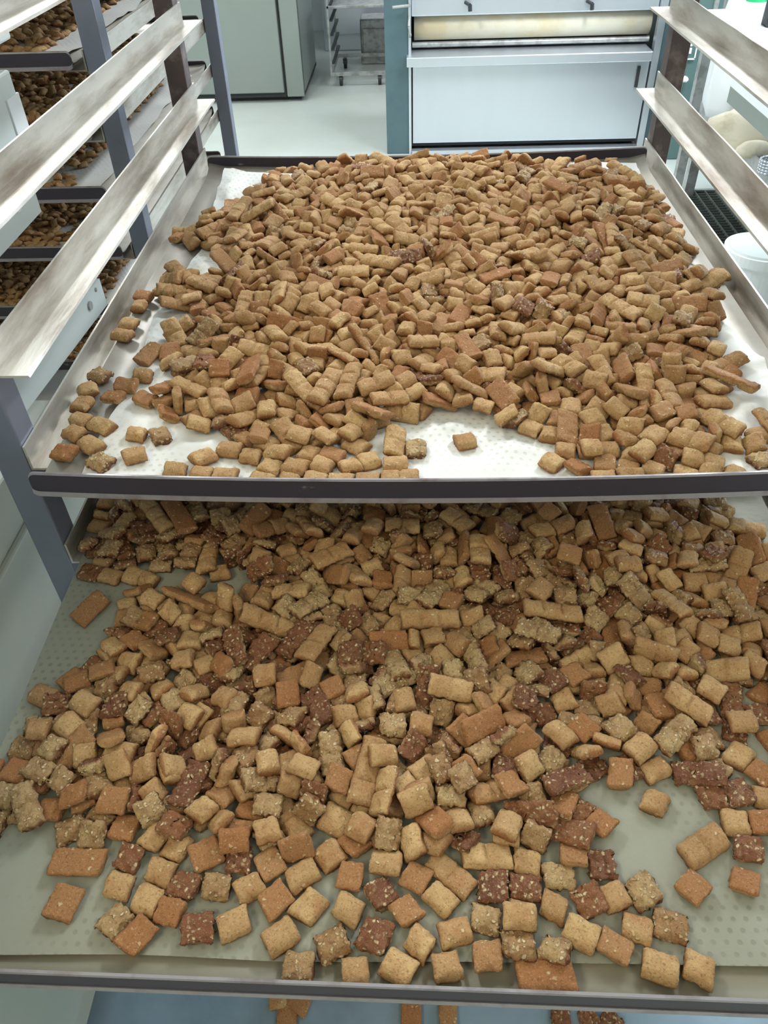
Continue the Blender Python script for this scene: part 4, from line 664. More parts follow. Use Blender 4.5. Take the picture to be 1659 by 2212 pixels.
58,473,2168,78,-14,-11,-19,24,549,2437,70,-30,-8,-42,2,527,1554,67,13,-43,86,62,513,1603,74,8,-2,-21,40,564,1600,47,-12,-42,90,138,532,1886,85,30,2,93,
82,510,1936,80,22,15,65,130,514,2101,76,2,-17,46,44,579,2181,54,12,-26,50,28,546,2234,63,-43,29,-84,16,516,2371,59,8,97,-13,48,571,2474,36,7,74,-51,
90,618,1302,60,94,-30,-9,40,601,1718,66,30,-29,-20,28,574,1801,65,41,-7,86,92,594,2409,70,19,3,13,20,626,2565,27,54,-46,47,66,676,1749,66,15,27,44,
74,667,1923,68,-5,26,35,114,603,2008,80,9,-5,93,32,629,2284,32,26,42,-87,4,685,1658,40,-9,-1,-51,4,644,1691,50,16,-3,-98,32,653,2103,51,39,-7,34,
11,-659,1174,10,-1,0,-17,121,-667,1238,10,-1,1,-72,103,-646,1102,30,-51,81,-24,139,-617,1132,49,-22,14,92,99,-622,1191,40,-74,-7,66,
97,-629,1230,10,1,1,67,131,-578,547,44,5,-2,-47,33,-582,591,24,-3,-100,5,1,-589,657,24,-100,1,0,101,-575,694,10,2,0,-7,111,-598,729,36,-62,-74,0,
131,-592,1108,29,51,86,-7,33,-573,1137,26,-22,-10,-92,33,-595,1171,14,-76,64,-7,67,-580,1223,38,82,-57,11,33,-528,590,24,43,90,4,
59,-542,641,40,-89,-42,-11,131,-534,699,30,8,2,-70,117,-558,752,10,1,1,56,47,-576,773,42,21,-98,-4,93,-542,1095,22,-57,-82,4,33,-524,1141,10,-1,-1,85,
57,-544,1194,10,82,57,1,15,-501,563,28,-26,96,-6,127,-494,608,43,38,51,-41,9,-500,634,10,2,0,1,59,-482,661,66,46,80,-24,51,-492,702,33,-16,90,-41,
125,-504,743,10,1,-1,-74,37,-534,838,24,-15,-7,-90,105,-494,865,26,-31,-95,5,25,-501,967,10,1,0,17,139,-496,1090,32,-7,-14,-51,1,-481,1153,10,-1,-1,65,
5,-445,577,10,1,-1,-51,45,-458,622,27,63,77,5,119,-446,675,23,-13,9,88,17,-458,733,23,14,-7,-94,49,-468,773,28,35,93,5,63,-460,813,15,-5,-12,93,
113,-448,852,10,1,-1,-38,113,-441,893,24,-54,84,-4,17,-451,930,40,-15,-71,-21,13,-455,976,10,1,-1,-91,101,-462,1114,17,-19,-2,13,
121,-436,1161,25,39,-92,-5,61,-450,1203,20,9,-19,-89,25,-465,1252,21,16,14,76,103,-409,565,31,68,-64,-24,139,-418,624,10,-85,52,-1,
95,-389,643,37,-66,11,70,105,-404,695,10,1,0,-33,93,-417,741,10,-2,-1,40,103,-389,776,33,30,9,-88,113,-409,819,30,95,-19,-5,9,-399,875,10,1,-1,-41,
13,-425,929,27,19,17,-79,97,-417,962,10,1,1,56,87,-408,1078,30,4,-14,-66,101,-400,1143,36,-40,27,72,111,-358,561,10,1,0,35,5,-378,608,33,-35,21,-47,
119,-353,635,10,82,-57,-1,105,-378,732,28,2,-3,-91,105,-368,794,25,-4,2,-46,71,-363,842,26,-11,-6,-95,67,-373,906,14,11,-5,-43,9,-378,959,36,-16,11,97,
37,-368,1102,10,-1,0,37,45,-375,1144,31,-45,78,-37,105,-359,1189,30,11,-7,-52,121,-346,1240,24,4,-2,-42,121,-316,544,10,-1,1,-89,
99,-331,598,25,53,85,4,17,-308,646,10,-99,14,0,3,-326,683,30,-32,4,94,107,-330,726,30,-78,62,-4,103,-340,771,30,-55,-79,-11,37,-323,813,24,73,-69,-3,
121,-314,858,21,-18,18,-69,1,-316,903,10,-1,-1,66,73,-336,946,10,0,1,99,95,-331,1066,43,-65,25,68,1,-318,1100,33,57,-76,-27,61,-327,1146,25,-90,-43,2,
101,-297,1219,37,-32,64,34,27,-288,574,38,54,-81,9,125,-263,625,23,97,22,1,105,-269,669,14,10,5,44,105,-303,684,10,-1,1,-85,101,-279,716,24,-57,82,-4,
109,-300,772,17,-2,15,-98,109,-286,819,23,19,0,98,117,-254,845,44,5,-4,58,53,-280,866,29,-70,71,0,89,-275,930,31,-7,-8,-63,23,-313,974,41,-92,20,-26,
137,-297,1045,43,-7,1,-26,101,-284,1133,24,92,39,3,59,-299,1162,56,-81,-59,-2,129,-284,1238,24,96,-27,-1,21,-257,517,25,8,100,5,
47,-242,552,27,-8,-99,6,39,-254,582,32,-14,21,32,99,-232,656,30,-29,7,88,111,-237,702,28,15,-24,55,123,-244,741,37,9,37,-36,105,-248,764,10,-30,95,-1,
125,-244,808,23,0,4,100,37,-239,930,37,3,35,-7,83,-271,972,47,-20,-3,-77,25,-222,1018,35,-21,-19,15,65,-241,1072,10,-1,0,36,121,-260,1106,10,1,-1,-93,
21,-243,1156,10,1,0,-68,41,-232,1211,35,38,-59,30,109,-212,513,10,1,0,31,67,-182,538,10,0,1,90,135,-228,592,43,-22,-10,-96,109,-213,645,10,88,47,1,
119,-191,697,37,90,-34,23,125,-208,733,33,-88,-34,17,109,-199,771,10,0,2,100,125,-188,810,10,-79,-62,1,135,-221,914,64,15,35,-25,
117,-193,932,36,-87,2,-1,49,-194,963,10,39,92,1,61,-207,1006,10,1,-1,-91,25,-196,1067,22,21,7,21,37,-180,1112,29,-66,73,-12,9,-202,1155,10,0,2,-100,
97,-149,564,25,23,-97,-4,71,-165,610,27,-6,-11,-50,45,-157,690,10,0,2,-95,109,-163,737,20,14,4,-97,5,-145,775,10,43,90,1,91,-187,796,44,33,-94,-4,
45,-164,861,27,71,70,4,41,-161,902,10,-1,-1,68,25,-151,942,10,-1,1,-72,109,-165,989,10,1,0,34,129,-149,1022,30,39,83,35,5,-143,1092,44,-28,45,46,
139,-174,1147,66,84,28,-41,1,-154,1188,24,-9,-100,1,29,-108,576,22,6,15,-25,67,-74,613,48,-40,-89,2,135,-132,631,32,14,-8,90,93,-121,735,38,-27,8,86,
123,-130,806,37,38,-3,90,109,-131,845,10,1,-1,-75,113,-99,885,10,-1,-1,92,125,-108,950,10,0,0,-100,17,-117,979,39,-46,52,40,1,-107,1023,24,95,31,1,
93,-130,1125,27,-11,19,93,5,-103,1163,28,81,-58,-3,81,-69,1223,96,74,2,44,5,-119,1227,35,30,15,-85,49,-74,558,10,1,1,54,87,-71,604,64,-12,17,-76,
21,-89,644,25,-89,-46,2,105,-47,697,24,97,5,-1,125,-68,735,23,-99,-9,0,107,-61,779,39,28,66,-19,125,-90,810,37,-71,65,-2,91,-51,868,30,9,4,-90,
41,-64,909,23,17,11,-85,17,-65,942,10,0,-1,100,9,-79,990,25,47,88,1,45,-46,1013,47,89,-10,44,57,-68,1066,28,9,10,-95,25,-101,1099,27,100,6,0,
87,-80,1159,40,-1,14,34,49,-82,1201,44,73,17,31,109,-86,1237,10,-1,0,-2,7,-31,565,28,64,-76,-4,113,-25,610,24,6,20,-28,67,-40,675,33,-3,92,-40,
135,-31,768,58,1,1,-96,101,-31,773,24,-22,-98,0,93,-33,823,10,-1,0,-18,33,-17,866,10,1,1,66,109,-25,906,23,-67,74,-3,41,-27,948,10,-1,1,-68,
5,-29,988,10,0,1,-98,109,-27,1031,37,24,-52,37,105,-19,1057,26,-53,85,-4,5,-37,1104,10,1,1,37,21,-40,1161,34,11,38,-43,97,-8,1192,10,1,-1,-67,
97,-42,1223,31,88,-41,-10,79,25,533,60,84,-45,27,113,18,601,24,-69,73,0,125,7,643,10,1,-1,-70,139,-12,716,45,-4,21,-12,93,8,752,10,1,1,63,
117,7,798,28,1,5,96,41,-1,822,41,-19,12,10,3,2,859,41,-36,40,-54,5,21,900,10,-1,0,-20,97,10,974,39,41,53,-52,9,14,1017,10,1,-1,-84,
33,22,1060,10,1,1,56,59,25,1092,57,-68,-56,43,105,-2,1143,10,1,0,-21,117,18,1187,45,-5,74,5,119,68,511,30,32,92,-16,29,50,566,10,-2,0,4,
49,56,605,10,0,2,100,115,55,646,49,47,23,-79,139,47,677,10,99,-16,0,5,64,740,10,1,1,34,105,40,767,40,14,25,-35,21,34,833,10,0,0,-80,
9,40,869,25,-3,-30,95,121,66,894,36,62,0,-1,5,50,951,10,-1,1,-61,33,58,992,42,9,-6,3,33,53,1009,10,2,0,-24,9,67,1054,10,-1,1,-93,
125,42,1105,34,-36,29,-55,5,36,1146,31,-39,10,-24,69,45,1207,27,-91,30,-4,57,47,1254,46,-72,-66,-19,33,132,516,20,-23,3,-12,123,98,548,23,-12,9,78,
63,115,581,29,-5,-22,-96,59,92,666,49,-32,-92,-13,67,109,678,90,25,-91,-29,113,129,741,24,94,-33,-1,87,71,795,36,8,-7,91,109,68,818,26,-76,-64,-4,
133,96,853,10,-1,0,-11,101,95,932,36,-21,-14,-74,93,87,990,25,-58,81,-4,13,99,1033,10,2,1,41,57,102,1082,29,-13,1,92,117,72,1116,45,63,72,7,
41,78,1159,13,7,-3,-36,57,95,1217,33,2,-17,77,131,169,542,51,-93,3,-19,99,139,615,51,7,100,6,79,159,647,61,-31,88,31,85,138,691,28,98,-8,5,
39,162,736,36,-19,41,-81,49,158,768,27,-1,26,-84,119,144,792,24,4,-6,43,137,160,850,10,51,-86,-1,135,126,941,41,35,91,-21,105,131,995,26,100,-8,0,
41,139,1042,29,8,33,-36,101,138,1070,10,-1,0,22,17,132,1110,10,-1,0,26,75,111,1151,33,-39,-19,40,97,136,1210,32,75,-65,-11,135,221,523,38,97,-20,11,
119,177,572,26,13,-15,77,97,175,608,10,-97,26,0,17,182,656,10,-1,1,-73,15,163,698,63,43,88,-15,93,194,723,28,53,-80,-24,117,186,802,10,64,76,1,
71,192,827,44,99,9,1,117,187,903,10,1,-1,-85,93,166,954,10,2,0,-20,113,172,991,10,1,1,64,117,170,1033,29,-94,16,30,53,168,1087,46,59,44,-50,
117,177,1116,25,40,91,5,87,170,1187,20,17,12,55,1,157,1230,61,-52,84,-14,135,228,599,53,-18,97,-17,107,211,633,22,20,8,38,127,228,669,10,97,-22,0,
115,213,717,28,-95,-15,23,13,226,785,28,9,99,6,33,217,825,24,-61,-79,1,117,214,867,10,17,99,2,105,222,904,25,-53,-79,22,105,213,987,35,-9,96,20,
117,212,1014,10,-1,1,-38,1,202,1064,24,-81,-58,3,121,230,1106,10,52,85,1,101,206,1142,10,-1,-1,87,117,214,1194,10,-1,1,-82,53,242,605,10,0,-2,-96,
111,279,629,10,97,22,0,139,267,701,16,17,-2,-10,23,248,743,26,5,-24,9,49,265,777,10,1,-1,-70,75,277,819,36,-17,52,-80,95,271,853,32,-28,88,-36,
101,265,896,25,4,3,54,97,247,939,26,39,-92,-5,117,249,987,10,-1,0,29,109,252,1035,27,17,9,-94,21,265,1066,25,-99,10,-1,9,268,1110,28,-75,57,-21,
67,259,1167,46,32,-11,17,41,275,1200,44,98,-17,4,59,241,1227,39,92,37,-14,11,301,661,37,10,51,84,95,284,731,10,0,0,100,105,304,777,10,0,-1,100,
31,305,801,29,-20,-18,-64,111,308,869,31,38,85,31,129,300,916,29,-3,-99,8,105,289,952,10,1,0,23,111,288,994,37,31,-60,37,127,280,1011,44,-45,59,44,
105,287,1055,41,72,-9,66,133,312,1122,28,12,4,-98,89,285,1150,36,-8,65,-75,105,288,1185,10,0,0,96,57,342,673,23,2,-1,-49,33,332,733,24,91,-41,-2,
75,338,762,32,-17,-6,-82,125,332,868,10,89,-46,-1,91,352,883,33,-74,-66,14,121,333,951,30,100,5,5,9,330,989,10,2,0,-9,25,309,1031,33,-84,-36,16,
125,315,1078,10,1,1,83,97,354,1094,25,-98,-18,1,113,353,1135,10,0,-2,99,25,336,1187,27,-72,69,-4,41,333,1226,32,-60,68,-32,131,408,674,48,-4,5,-93,
105,388,726,10,-1,0,-33,47,392,772,27,-99,8,-1,27,388,813,26,-16,8,-98,105,380,849,10,-41,91,-1,125,399,889,10,-41,-91,1,97,391,933,28,0,-23,76,
69,389,979,10,-1,1,-53,113,392,1037,24,-100,8,0,59,360,1040,41,81,51,24,41,394,1116,24,20,12,-85,79,405,1149,42,-12,-21,-35,81,393,1232,58,9,-24,-23,
13,408,683,10,1,1,47,1,428,719,27,16,98,3,41,441,776,10,0,-2,100,47,452,794,36,-18,27,75,13,428,836,28,99,-11,-1,107,438,901,38,61,37,-65,
129,424,968,42,14,-23,93,9,430,992,10,-68,-74,1,125,433,1039,10,0,1,-100,45,401,1074,27,2,100,1,117,439,1112,44,6,-4,-63,137,432,1128,23,-83,56,-3,
87,417,1188,35,-8,10,96,129,430,1248,31,-7,31,-88,103,464,676,10,-1,-1,79,127,472,722,24,69,72,3,107,481,768,26,-71,70,-3,99,481,807,39,-67,-7,74,
49,460,868,28,-2,5,-93,21,485,897,25,47,-88,-4,9,456,924,32,-34,93,2,5,474,988,28,-50,-86,5,37,486,1050,45,92,-13,36,1,483,1094,34,30,30,-62,
17,481,1121,30,-6,-25,26,113,462,1152,10,0,-1,-97,121,470,1201,27,-99,-13,1,133,497,1244,50,3,97,-3,115,511,691,10,-98,19,0,11,519,699,44,-1,5,3,
139,521,746,28,-78,-62,4,41,520,867,10,-49,-87,1,19,494,892,44,7,1,87,49,509,932,10,0,0,88,41,514,995,10,-1,0,21,13,498,1025,32,94,27,6,
97,515,1078,30,7,29,-28,121,512,1110,10,-1,0,-3,101,512,1155,10,-1,-1,46,121,507,1202,42,-71,19,62,93,525,1245,10,0,-2,-99,79,585,680,10,-99,-11,0,
115,558,721,24,-100,-6,0,47,579,765,10,-95,-32,1,131,551,816,10,1,1,71,33,584,844,26,-13,19,48,25,531,899,46,59,59,-44,13,551,928,29,74,68,1,
45,556,971,27,-98,21,0,91,561,1011,30,-4,-9,-38,5,553,1082,41,-78,57,21,25,552,1125,27,61,79,4,95,560,1176,43,-77,-40,-47,93,548,1209,10,-1,-1,81,
133,582,1228,26,2,4,87,113,596,810,10,1,-1,-68,113,627,852,10,0,2,-99,137,599,901,23,-53,-84,4,139,620,937,18,-17,11,-52,113,626,1018,10,-1,1,-42,
57,602,1049,10,0,-1,-96,137,603,1104,10,2,0,28,29,586,1145,10,-1,1,-45,103,609,1190,39,45,50,-51,117,663,887,21,-70,72,-3,93,663,937,22,98,18,1,
33,669,986,10,0,-2,97,105,675,1027,26,84,54,2,61,699,1075,25,-100,9,0,1,644,1164,10,-1,-1,61,17,645,1207,10,0,0,46,49,-658,1232,42,-4,4,-73,
107,-607,1088,49,6,-6,-77,105,-615,1212,62,-43,-22,-87,43,-606,676,44,-5,-1,-3,17,-581,1235,54,-11,-5,30,115,-541,591,42,0,-7,53,
115,-546,1121,55,89,41,-9,135,-547,1163,48,95,28,-10,113,-539,1214,49,-14,11,-51,103,-512,911,42,16,3,55,21,-484,941,42,0,3,-87,
119,-496,1119,60,-1,-19,-90,53,-474,1154,44,1,2,-37,101,-497,1191,49,-26,96,-4,125,-502,1237,45,-10,-1,-99,5,-514,784,36,2,-17,-13,
11,-495,815,33,-19,-20,95,35,-496,856,62,-34,-94,8,107,-470,890,49,86,-48,19,35,-482,942,78,7,-1,97,99,-443,1081,45,-1,-5,-74,9,-439,1119,54,67,-69,16,
135,-450,1185,63,-11,2,84,37,-445,1250,73,-2,-29,83,115,-427,707,50,-24,94,-12,27,-426,759,31,-28,9,85,49,-418,845,33,-10,26,33,
17,-416,892,45,5,-1,-76,87,-413,946,80,89,-26,-5,93,-414,1212,52,-11,7,-99,119,-370,677,33,-94,31,-13,19,-359,802,47,-13,3,31,99,-343,840,72,39,-90,17,
41,-380,887,68,69,47,-39,135,-358,1152,71,14,18,33,131,-340,587,45,-60,80,4,21,-349,708,36,25,-5,-89,123,-309,783,65,-9,-13,-80,
99,-297,862,69,79,-52,-11,55,-349,906,41,3,29,70,107,-352,1069,41,-63,26,63,67,-321,1157,94,-80,-53,12,45,-376,1220,51,11,-79,-28,
107,-260,629,44,-4,-4,-50,127,-293,722,55,-13,-4,65,115,-281,748,45,-57,55,36,139,-267,820,88,-88,-44,-11,49,-298,907,67,-84,0,-54,
127,-258,984,104,18,93,-27,139,-293,1012,95,-85,-4,-40,37,-289,1078,48,43,-78,21,119,-296,1093,64,-33,13,6,33,-273,1148,61,13,19,24,
111,-250,700,56,-5,-28,90,131,-247,791,45,-38,93,-1,91,-258,886,83,18,-12,97,75,-224,957,84,-13,-6,-2,19,-255,1023,81,65,-71,-23,
13,-251,1082,43,4,-6,-97,113,-237,1123,49,64,69,-33,5,-246,1180,45,3,2,97,81,-241,1244,79,31,86,41,19,-224,613,67,-26,7,-59,47,-174,779,61,-3,40,-70,
109,-210,836,42,14,1,-46,121,-188,888,51,89,-31,27,127,-187,901,60,4,-32,-87,135,-191,922,87,-11,4,38,53,-225,978,42,8,-7,12,
127,-217,1024,78,4,-25,-81,49,-234,1053,33,-18,33,-90,21,-204,1107,53,62,71,2,79,-209,1130,81,4,35,77,131,-207,1185,64,21,-7,98,
73,-203,1242,43,-97,21,0,37,-187,615,50,-2,-13,-57,139,-128,631,68,0,17,-63,135,-157,722,53,-88,46,-7,59,-169,839,83,7,-7,-86,109,-173,852,47,-2,-5,16,
135,-144,899,45,-12,17,-59,21,-133,958,44,3,5,54,139,-182,985,59,-1,20,-41,67,-150,1003,85,23,86,23,63,-178,1059,72,-11,-24,54,
119,-145,1117,79,-18,-39,-11,63,-181,1180,79,27,3,95,109,-157,1218,47,9,-7,-26,103,-150,562,67,-91,14,-2,121,-120,674,32,-22,24,-30,
95,-84,685,47,-36,28,79,115,-98,769,45,1,-7,-100,107,-110,815,93,-98,-2,-15,1,-101,855,47,-86,29,30,117,-99,917,36,19,-78,-58,31,-108,948,60,6,26,-53,
79,-108,999,77,-30,-2,-54,97,-123,1056,42,1,6,-55,55,-119,1095,93,-12,15,62,113,-136,1156,59,81,-9,38,115,-127,1181,71,17,83,-37,
63,-43,569,69,-27,-33,53,107,-66,727,67,35,-18,-59,135,-82,822,76,4,97,19,127,-81,893,48,12,-5,-37,123,-55,942,65,19,-18,-87,5,-74,978,46,-1,1,-88,
19,-78,1027,64,41,2,16,101,-71,1036,49,-35,-84,-34,115,-65,1080,73,13,-3,59,11,-78,1170,86,-7,-99,5,37,-57,1197,84,30,53,72,15,-16,584,45,-6,3,-95,
127,-1,644,68,47,-79,-37,131,-30,797,69,-16,6,81,75,-42,848,74,6,-95,-29,53,7,912,67,9,-26,92,33,-24,933,48,3,5,-12,75,-22,987,66,-20,29,-69,
11,-13,1029,92,10,39,86,45,-23,1058,73,-64,-7,10,87,-57,1117,61,26,-96,0,63,-21,1136,79,-4,0,-5,49,-31,1237,35,-1,34,60,39,18,609,45,2,2,33,
119,45,716,41,29,-24,58,131,23,756,66,-64,68,34,119,14,795,71,19,30,34,109,31,947,54,-14,0,-59,3,17,997,65,-64,-68,-19,107,13,1037,68,-93,16,-19,
45,4,1095,35,47,-44,-53,119,-4,1163,73,-50,17,18,37,9,1220,92,16,-91,-37,33,78,609,61,-86,46,-3,111,39,636,51,-7,-55,64,19,91,717,36,-36,11,29,
139,67,771,62,5,11,-68,127,56,1013,63,-18,-24,-53,55,70,1060,46,1,-5,-70,1,66,1110,68,-15,-27,8,5,72,1164,51,1,2,-91,93,43,1171,60,-10,-50,-59,
117,50,1245,62,-5,-21,93,37,96,622,23,21,-3,0,119,106,639,62,-13,-2,31,103,140,663,82,52,55,-15,35,132,751,51,14,-8,-39,55,76,842,72,20,-33,-37,
99,89,865,44,-3,4,77,47,106,907,62,8,31,-94,101,73,956,58,-72,68,-13,7,93,1000,63,27,-27,-59,71,96,1073,86,-59,57,-44,75,89,1149,82,4,7,-33,
71,88,1187,76,-22,-73,56,3,173,615,61,21,18,28,111,182,730,81,-98,6,17,67,130,818,59,-21,91,-18,123,147,867,58,11,-19,39,87,145,892,46,2,99,2,
99,116,953,71,-5,15,94,139,130,993,47,-1,2,91,139,125,1028,79,70,72,-1,79,128,1052,109,1,5,70,45,124,1106,68,-85,52,-12,135,140,1191,63,1,10,97,
7,218,562,39,-52,83,-22,119,188,849,62,-22,-12,-25,111,172,953,59,-15,-24,-60,115,169,1002,68,97,-14,-22,59,169,1054,102,-30,-87,8,
75,167,1126,78,-69,72,7,53,183,1211,89,-87,-22,37,107,203,760,33,-40,7,-15,111,237,835,35,33,42,68,97,219,879,59,8,-13,52,105,195,931,49,95,31,5,
123,207,975,60,2,-23,67,111,213,1030,65,-50,-74,38,109,223,1059,46,38,15,89,115,223,1113,46,-1,-6,84,21,201,1184,46,-59,-77,-23,
5,215,1238,55,-31,20,80,99,295,753,54,2,82,57,127,263,853,52,-35,10,70,119,270,884,58,-3,-96,28,117,246,927,50,-69,-72,6,139,267,974,53,-12,-22,85,
103,237,1019,71,-12,20,-49,1,265,1081,70,59,72,30,27,257,1124,72,7,0,15,129,252,1221,85,-89,-42,7,55,313,612,38,78,62,10,107,324,685,42,2,-2,28,
115,315,838,48,50,-5,69,103,323,904,57,13,-7,42,95,318,955,47,1,-13,-86,139,309,995,78,23,50,49,7,298,1046,106,-98,14,6,123,360,784,62,82,-54,-4,
95,348,929,62,-35,90,-8,95,341,985,58,31,5,92,49,328,1025,54,-1,-86,11,19,338,1050,60,-76,5,-49,71,357,1137,68,-62,-60,37,49,323,1228,40,36,-30,-75,
15,425,794,49,-14,-34,-38,47,371,869,58,-30,19,-71,127,388,914,54,16,-1,-43,95,368,962,41,-74,50,-41,25,391,1040,78,-1,12,-98,99,381,1089,69,78,53,-24,
113,384,1162,57,18,-18,-97,101,364,1200,50,1,-10,-81,43,430,654,28,-95,-29,2,115,448,653,46,11,5,13,7,400,729,45,-63,-77,8,103,436,758,37,32,13,-35,
43,426,889,57,70,-16,-33,127,433,916,73,-41,-43,-67,135,404,959,81,19,-14,88,13,422,1012,54,-32,-2,-75,121,409,1059,46,1,2,-55,
1,436,1225,35,-15,42,-84,19,465,836,53,5,42,-82,111,488,949,46,-41,-28,78,47,476,996,59,3,16,-48,49,454,1023,41,35,13,81,125,447,1067,27,-8,19,78,
49,487,1165,39,-5,8,66,95,469,1198,82,59,37,-64,29,496,838,33,-94,-28,-18,9,514,955,36,-31,-3,-61,35,520,1037,83,4,-14,-80,127,540,1070,56,8,-25,97,
111,519,1117,69,68,10,-71,33,522,1191,47,-82,-2,44,113,608,741,10,35,-94,-2,79,525,799,44,-17,-27,95,75,577,879,35,-2,-20,-3,
115,526,906,66,-52,-11,-28,99,557,933,50,0,-2,100,11,525,996,51,0,9,-100,131,558,1036,56,-13,-2,5,9,568,1132,54,-6,-11,94,25,570,1213,55,8,12,45,
117,543,1235,43,77,63,5,105,622,837,55,-72,-69,-7,53,637,888,56,100,3,0,9,648,949,51,81,-54,15,97,634,979,44,-44,81,37,109,617,1073,41,-3,-3,2,
103,613,1116,44,-2,4,100,1,604,1157,31,-23,-15,-96,93,684,990,44,0,1,22,5,694,1072,44,6,2,-68,15,649,1148,45,-1,0,57,125,-669,1277,57,-22,-29,65,
123,-601,1169,46,13,-5,-85,99,-533,1079,42,-4,2,-58,129,-509,1234,82,0,-99,-3,23,-483,894,75,-59,79,-15,97,-456,1223,98,83,54,-8,
39,-394,849,62,-10,16,74,123,-362,1104,45,0,2,-92,131,-309,824,106,56,77,27,13,-296,1048,82,-4,-12,97,31,-300,1125,90,34,-93,1,117,-332,1215,47,-6,9,1,
9,-234,1130,65,6,30,84,49,-267,1222,58,16,21,92,131,-208,850,83,88,47,8,59,-157,1040,108,2,0,-97,99,-126,849,71,-16,-29,25,103,-114,893,82,-80,53,-3,
109,-139,1050,74,-1,-10,85,13,-99,1057,83,91,-29,-30,95,-136,1206,73,-14,20,-93,103,-101,794,73,16,85,-49,35,-57,987,94,72,-69,-2,
7,-81,1125,92,-7,13,59,95,-9,947,84,18,15,3,33,-21,1089,82,5,65,-62,95,-29,1103,80,56,-35,69,91,30,893,85,0,37,-93,131,36,949,86,-13,-4,-86,
29,-23,1209,79,25,-51,22,23,35,858,71,5,-12,-99,43,51,1067,67,-37,-31,66,119,40,1121,82,2,-11,-72,29,-5,1182,73,-73,-4,7,139,105,812,69,34,-29,-52,
51,67,933,97,22,97,1,87,52,1230,112,50,-86,-4,23,126,836,75,-74,58,-29,123,125,877,75,-7,-33,10,115,165,906,75,88,44,5,93,122,1224,82,77,58,-18,
111,186,1008,92,-92,-24,25,103,207,1073,72,-24,-27,12,135,188,1099,113,-85,-16,46,131,216,860,95,-1,2,-16,39,233,962,82,8,6,44,
107,195,1164,64,22,14,-88,99,277,946,82,20,-11,-5,103,250,1078,68,-28,-29,79,45,262,1202,91,15,9,31,55,300,1136,80,5,-3,-97,37,301,1196,68,35,41,70,
119,400,867,57,-4,36,-35,99,374,996,77,-2,-3,70,39,420,1073,76,14,18,95,67,376,1139,98,-61,-76,-19,93,380,1200,82,-5,12,-38,59,464,930,78,2,22,82,
19,489,1166,76,-8,9,7,1,474,1224,54,-17,0,96,107,462,1049,71,-17,9,-17,25,531,1162,50,14,-8,-45,117,626,1218,52,12,-3,5,47,553,969,57,28,-4,9,
71,605,957,72,-54,83,2,41,587,1077,55,-28,-6,95,11,660,1022,45,-1,-4,16,121,620,1240,31,20,14,-46,79,654,1080,58,-69,69,-8,9,-589,782,25,-90,-43,2,
7,-630,752,10,1,0,-20,7,-543,723,55,9,-4,-25,127,-519,757,44,13,-22,6,3,-558,684,47,8,5,-32,95,-450,710,58,0,-17,48,123,-448,787,51,2,0,15,
23,-395,807,71,-9,-14,-4,47,-327,790,101,-88,33,-31,47,-365,742,56,-24,-20,-84,123,-397,729,47,-3,-4,-45,23,-311,734,62,-5,-15,-28,
103,-390,681,68,-89,18,-15,107,-495,718,64,-98,2,-19,31,-474,749,50,0,-19,-16,11,-363,699,59,13,-17,-28,51,-289,690,67,34,54,-49,
15,-325,644,48,12,-18,19,55,-267,658,62,-21,-6,0,123,-618,694,10,2,0,-2,115,-571,643,50,9,-9,-20,103,-627,655,10,-1,0,-3,119,-580,606,43,-6,2,-21,
39,-621,612,24,99,-11,0,21,-667,609,25,-100,-6,0,35,-511,562,68,-8,98,0,115,-480,581,44,-12,-2,-47,51,-513,630,52,20,4,6,11,-455,610,71,38,10,-54,
55,-460,634,48,3,-6,-5,47,-403,653,61,-23,-52,6,7,-416,608,50,12,-27,9,3,-374,613,51,-40,-9,-89,123,-298,616,55,-18,-55,18,43,-288,603,64,-6,74,-31,
15,-544,548,28,-100,1,0,127,-508,520,10,1,0,24,111,-469,510,31,23,15,-70,99,-467,538,10,1,-1,-39,27,-448,554,62,-98,-1,5,107,-625,572,10,-1,0,-10,
111,-627,529,10,1,0,-9,93,-584,545,10,2,0,0,51,-396,574,34,-11,33,-28,103,-391,544,47,30,2,31,43,-313,543,48,-2,10,44,31,-282,530,33,-8,-38,-33,
119,-349,521,49,97,-21,-1,47,-257,497,58,-97,-5,5,67,-480,471,27,100,0,0,3,-426,523,24,99,-10,0,115,-408,478,24,99,-14,-1,31,-380,509,10,-1,-1,51,
35,-344,495,10,-1,0,56,39,-298,485,24,-97,-23,1,115,-250,477,24,100,-2,0,39,-482,416,24,-78,-62,3,31,-412,441,10,2,0,-10,19,-357,460,10,2,0,-16,
3,-367,422,10,1,0,-16,15,-332,405,28,-99,11,-1,99,-320,441,25,99,-11,-1,99,-275,442,10,-2,0,-5,19,-229,440,10,2,0,23,99,-405,394,10,1,1,45,
55,-369,375,29,-89,-45,3,127,-290,386,23,-100,-4,0,11,-243,393,10,1,0,21,3,-248,771,85,1,-9,7,51,-135,754,65,-82,54,-5,3,-92,737,81,-8,-31,-58,
19,-16,726,70,-14,14,-61,3,-77,713,65,20,-38,-7,11,-206,737,78,76,-59,-29,19,-113,700,67,19,26,18,15,-97,664,78,55,-19,-47,31,-112,586,83,-76,-61,0,
103,-195,701,55,-17,-20,-19,127,-165,666,75,-77,18,-61,107,-33,681,69,-7,1,-4,71,60,745,90,22,6,-9,107,106,764,78,26,-26,-2,43,116,723,78,82,-45,-26,
3,11,688,54,-5,9,-7,7,-206,667,37,-56,17,-23,35,-172,641,88,66,-32,-28,43,-187,583,58,16,-48,85,47,-166,601,90,-7,9,-15,3,-76,520,47,-5,-2,-25,
47,-49,623,86,8,24,11,1,9,573,57,30,37,-45,95,39,606,73,-3,22,-48,99,72,590,80,-3,12,-51,119,-38,512,46,0,27,-69,39,2,555,77,44,-1,20,
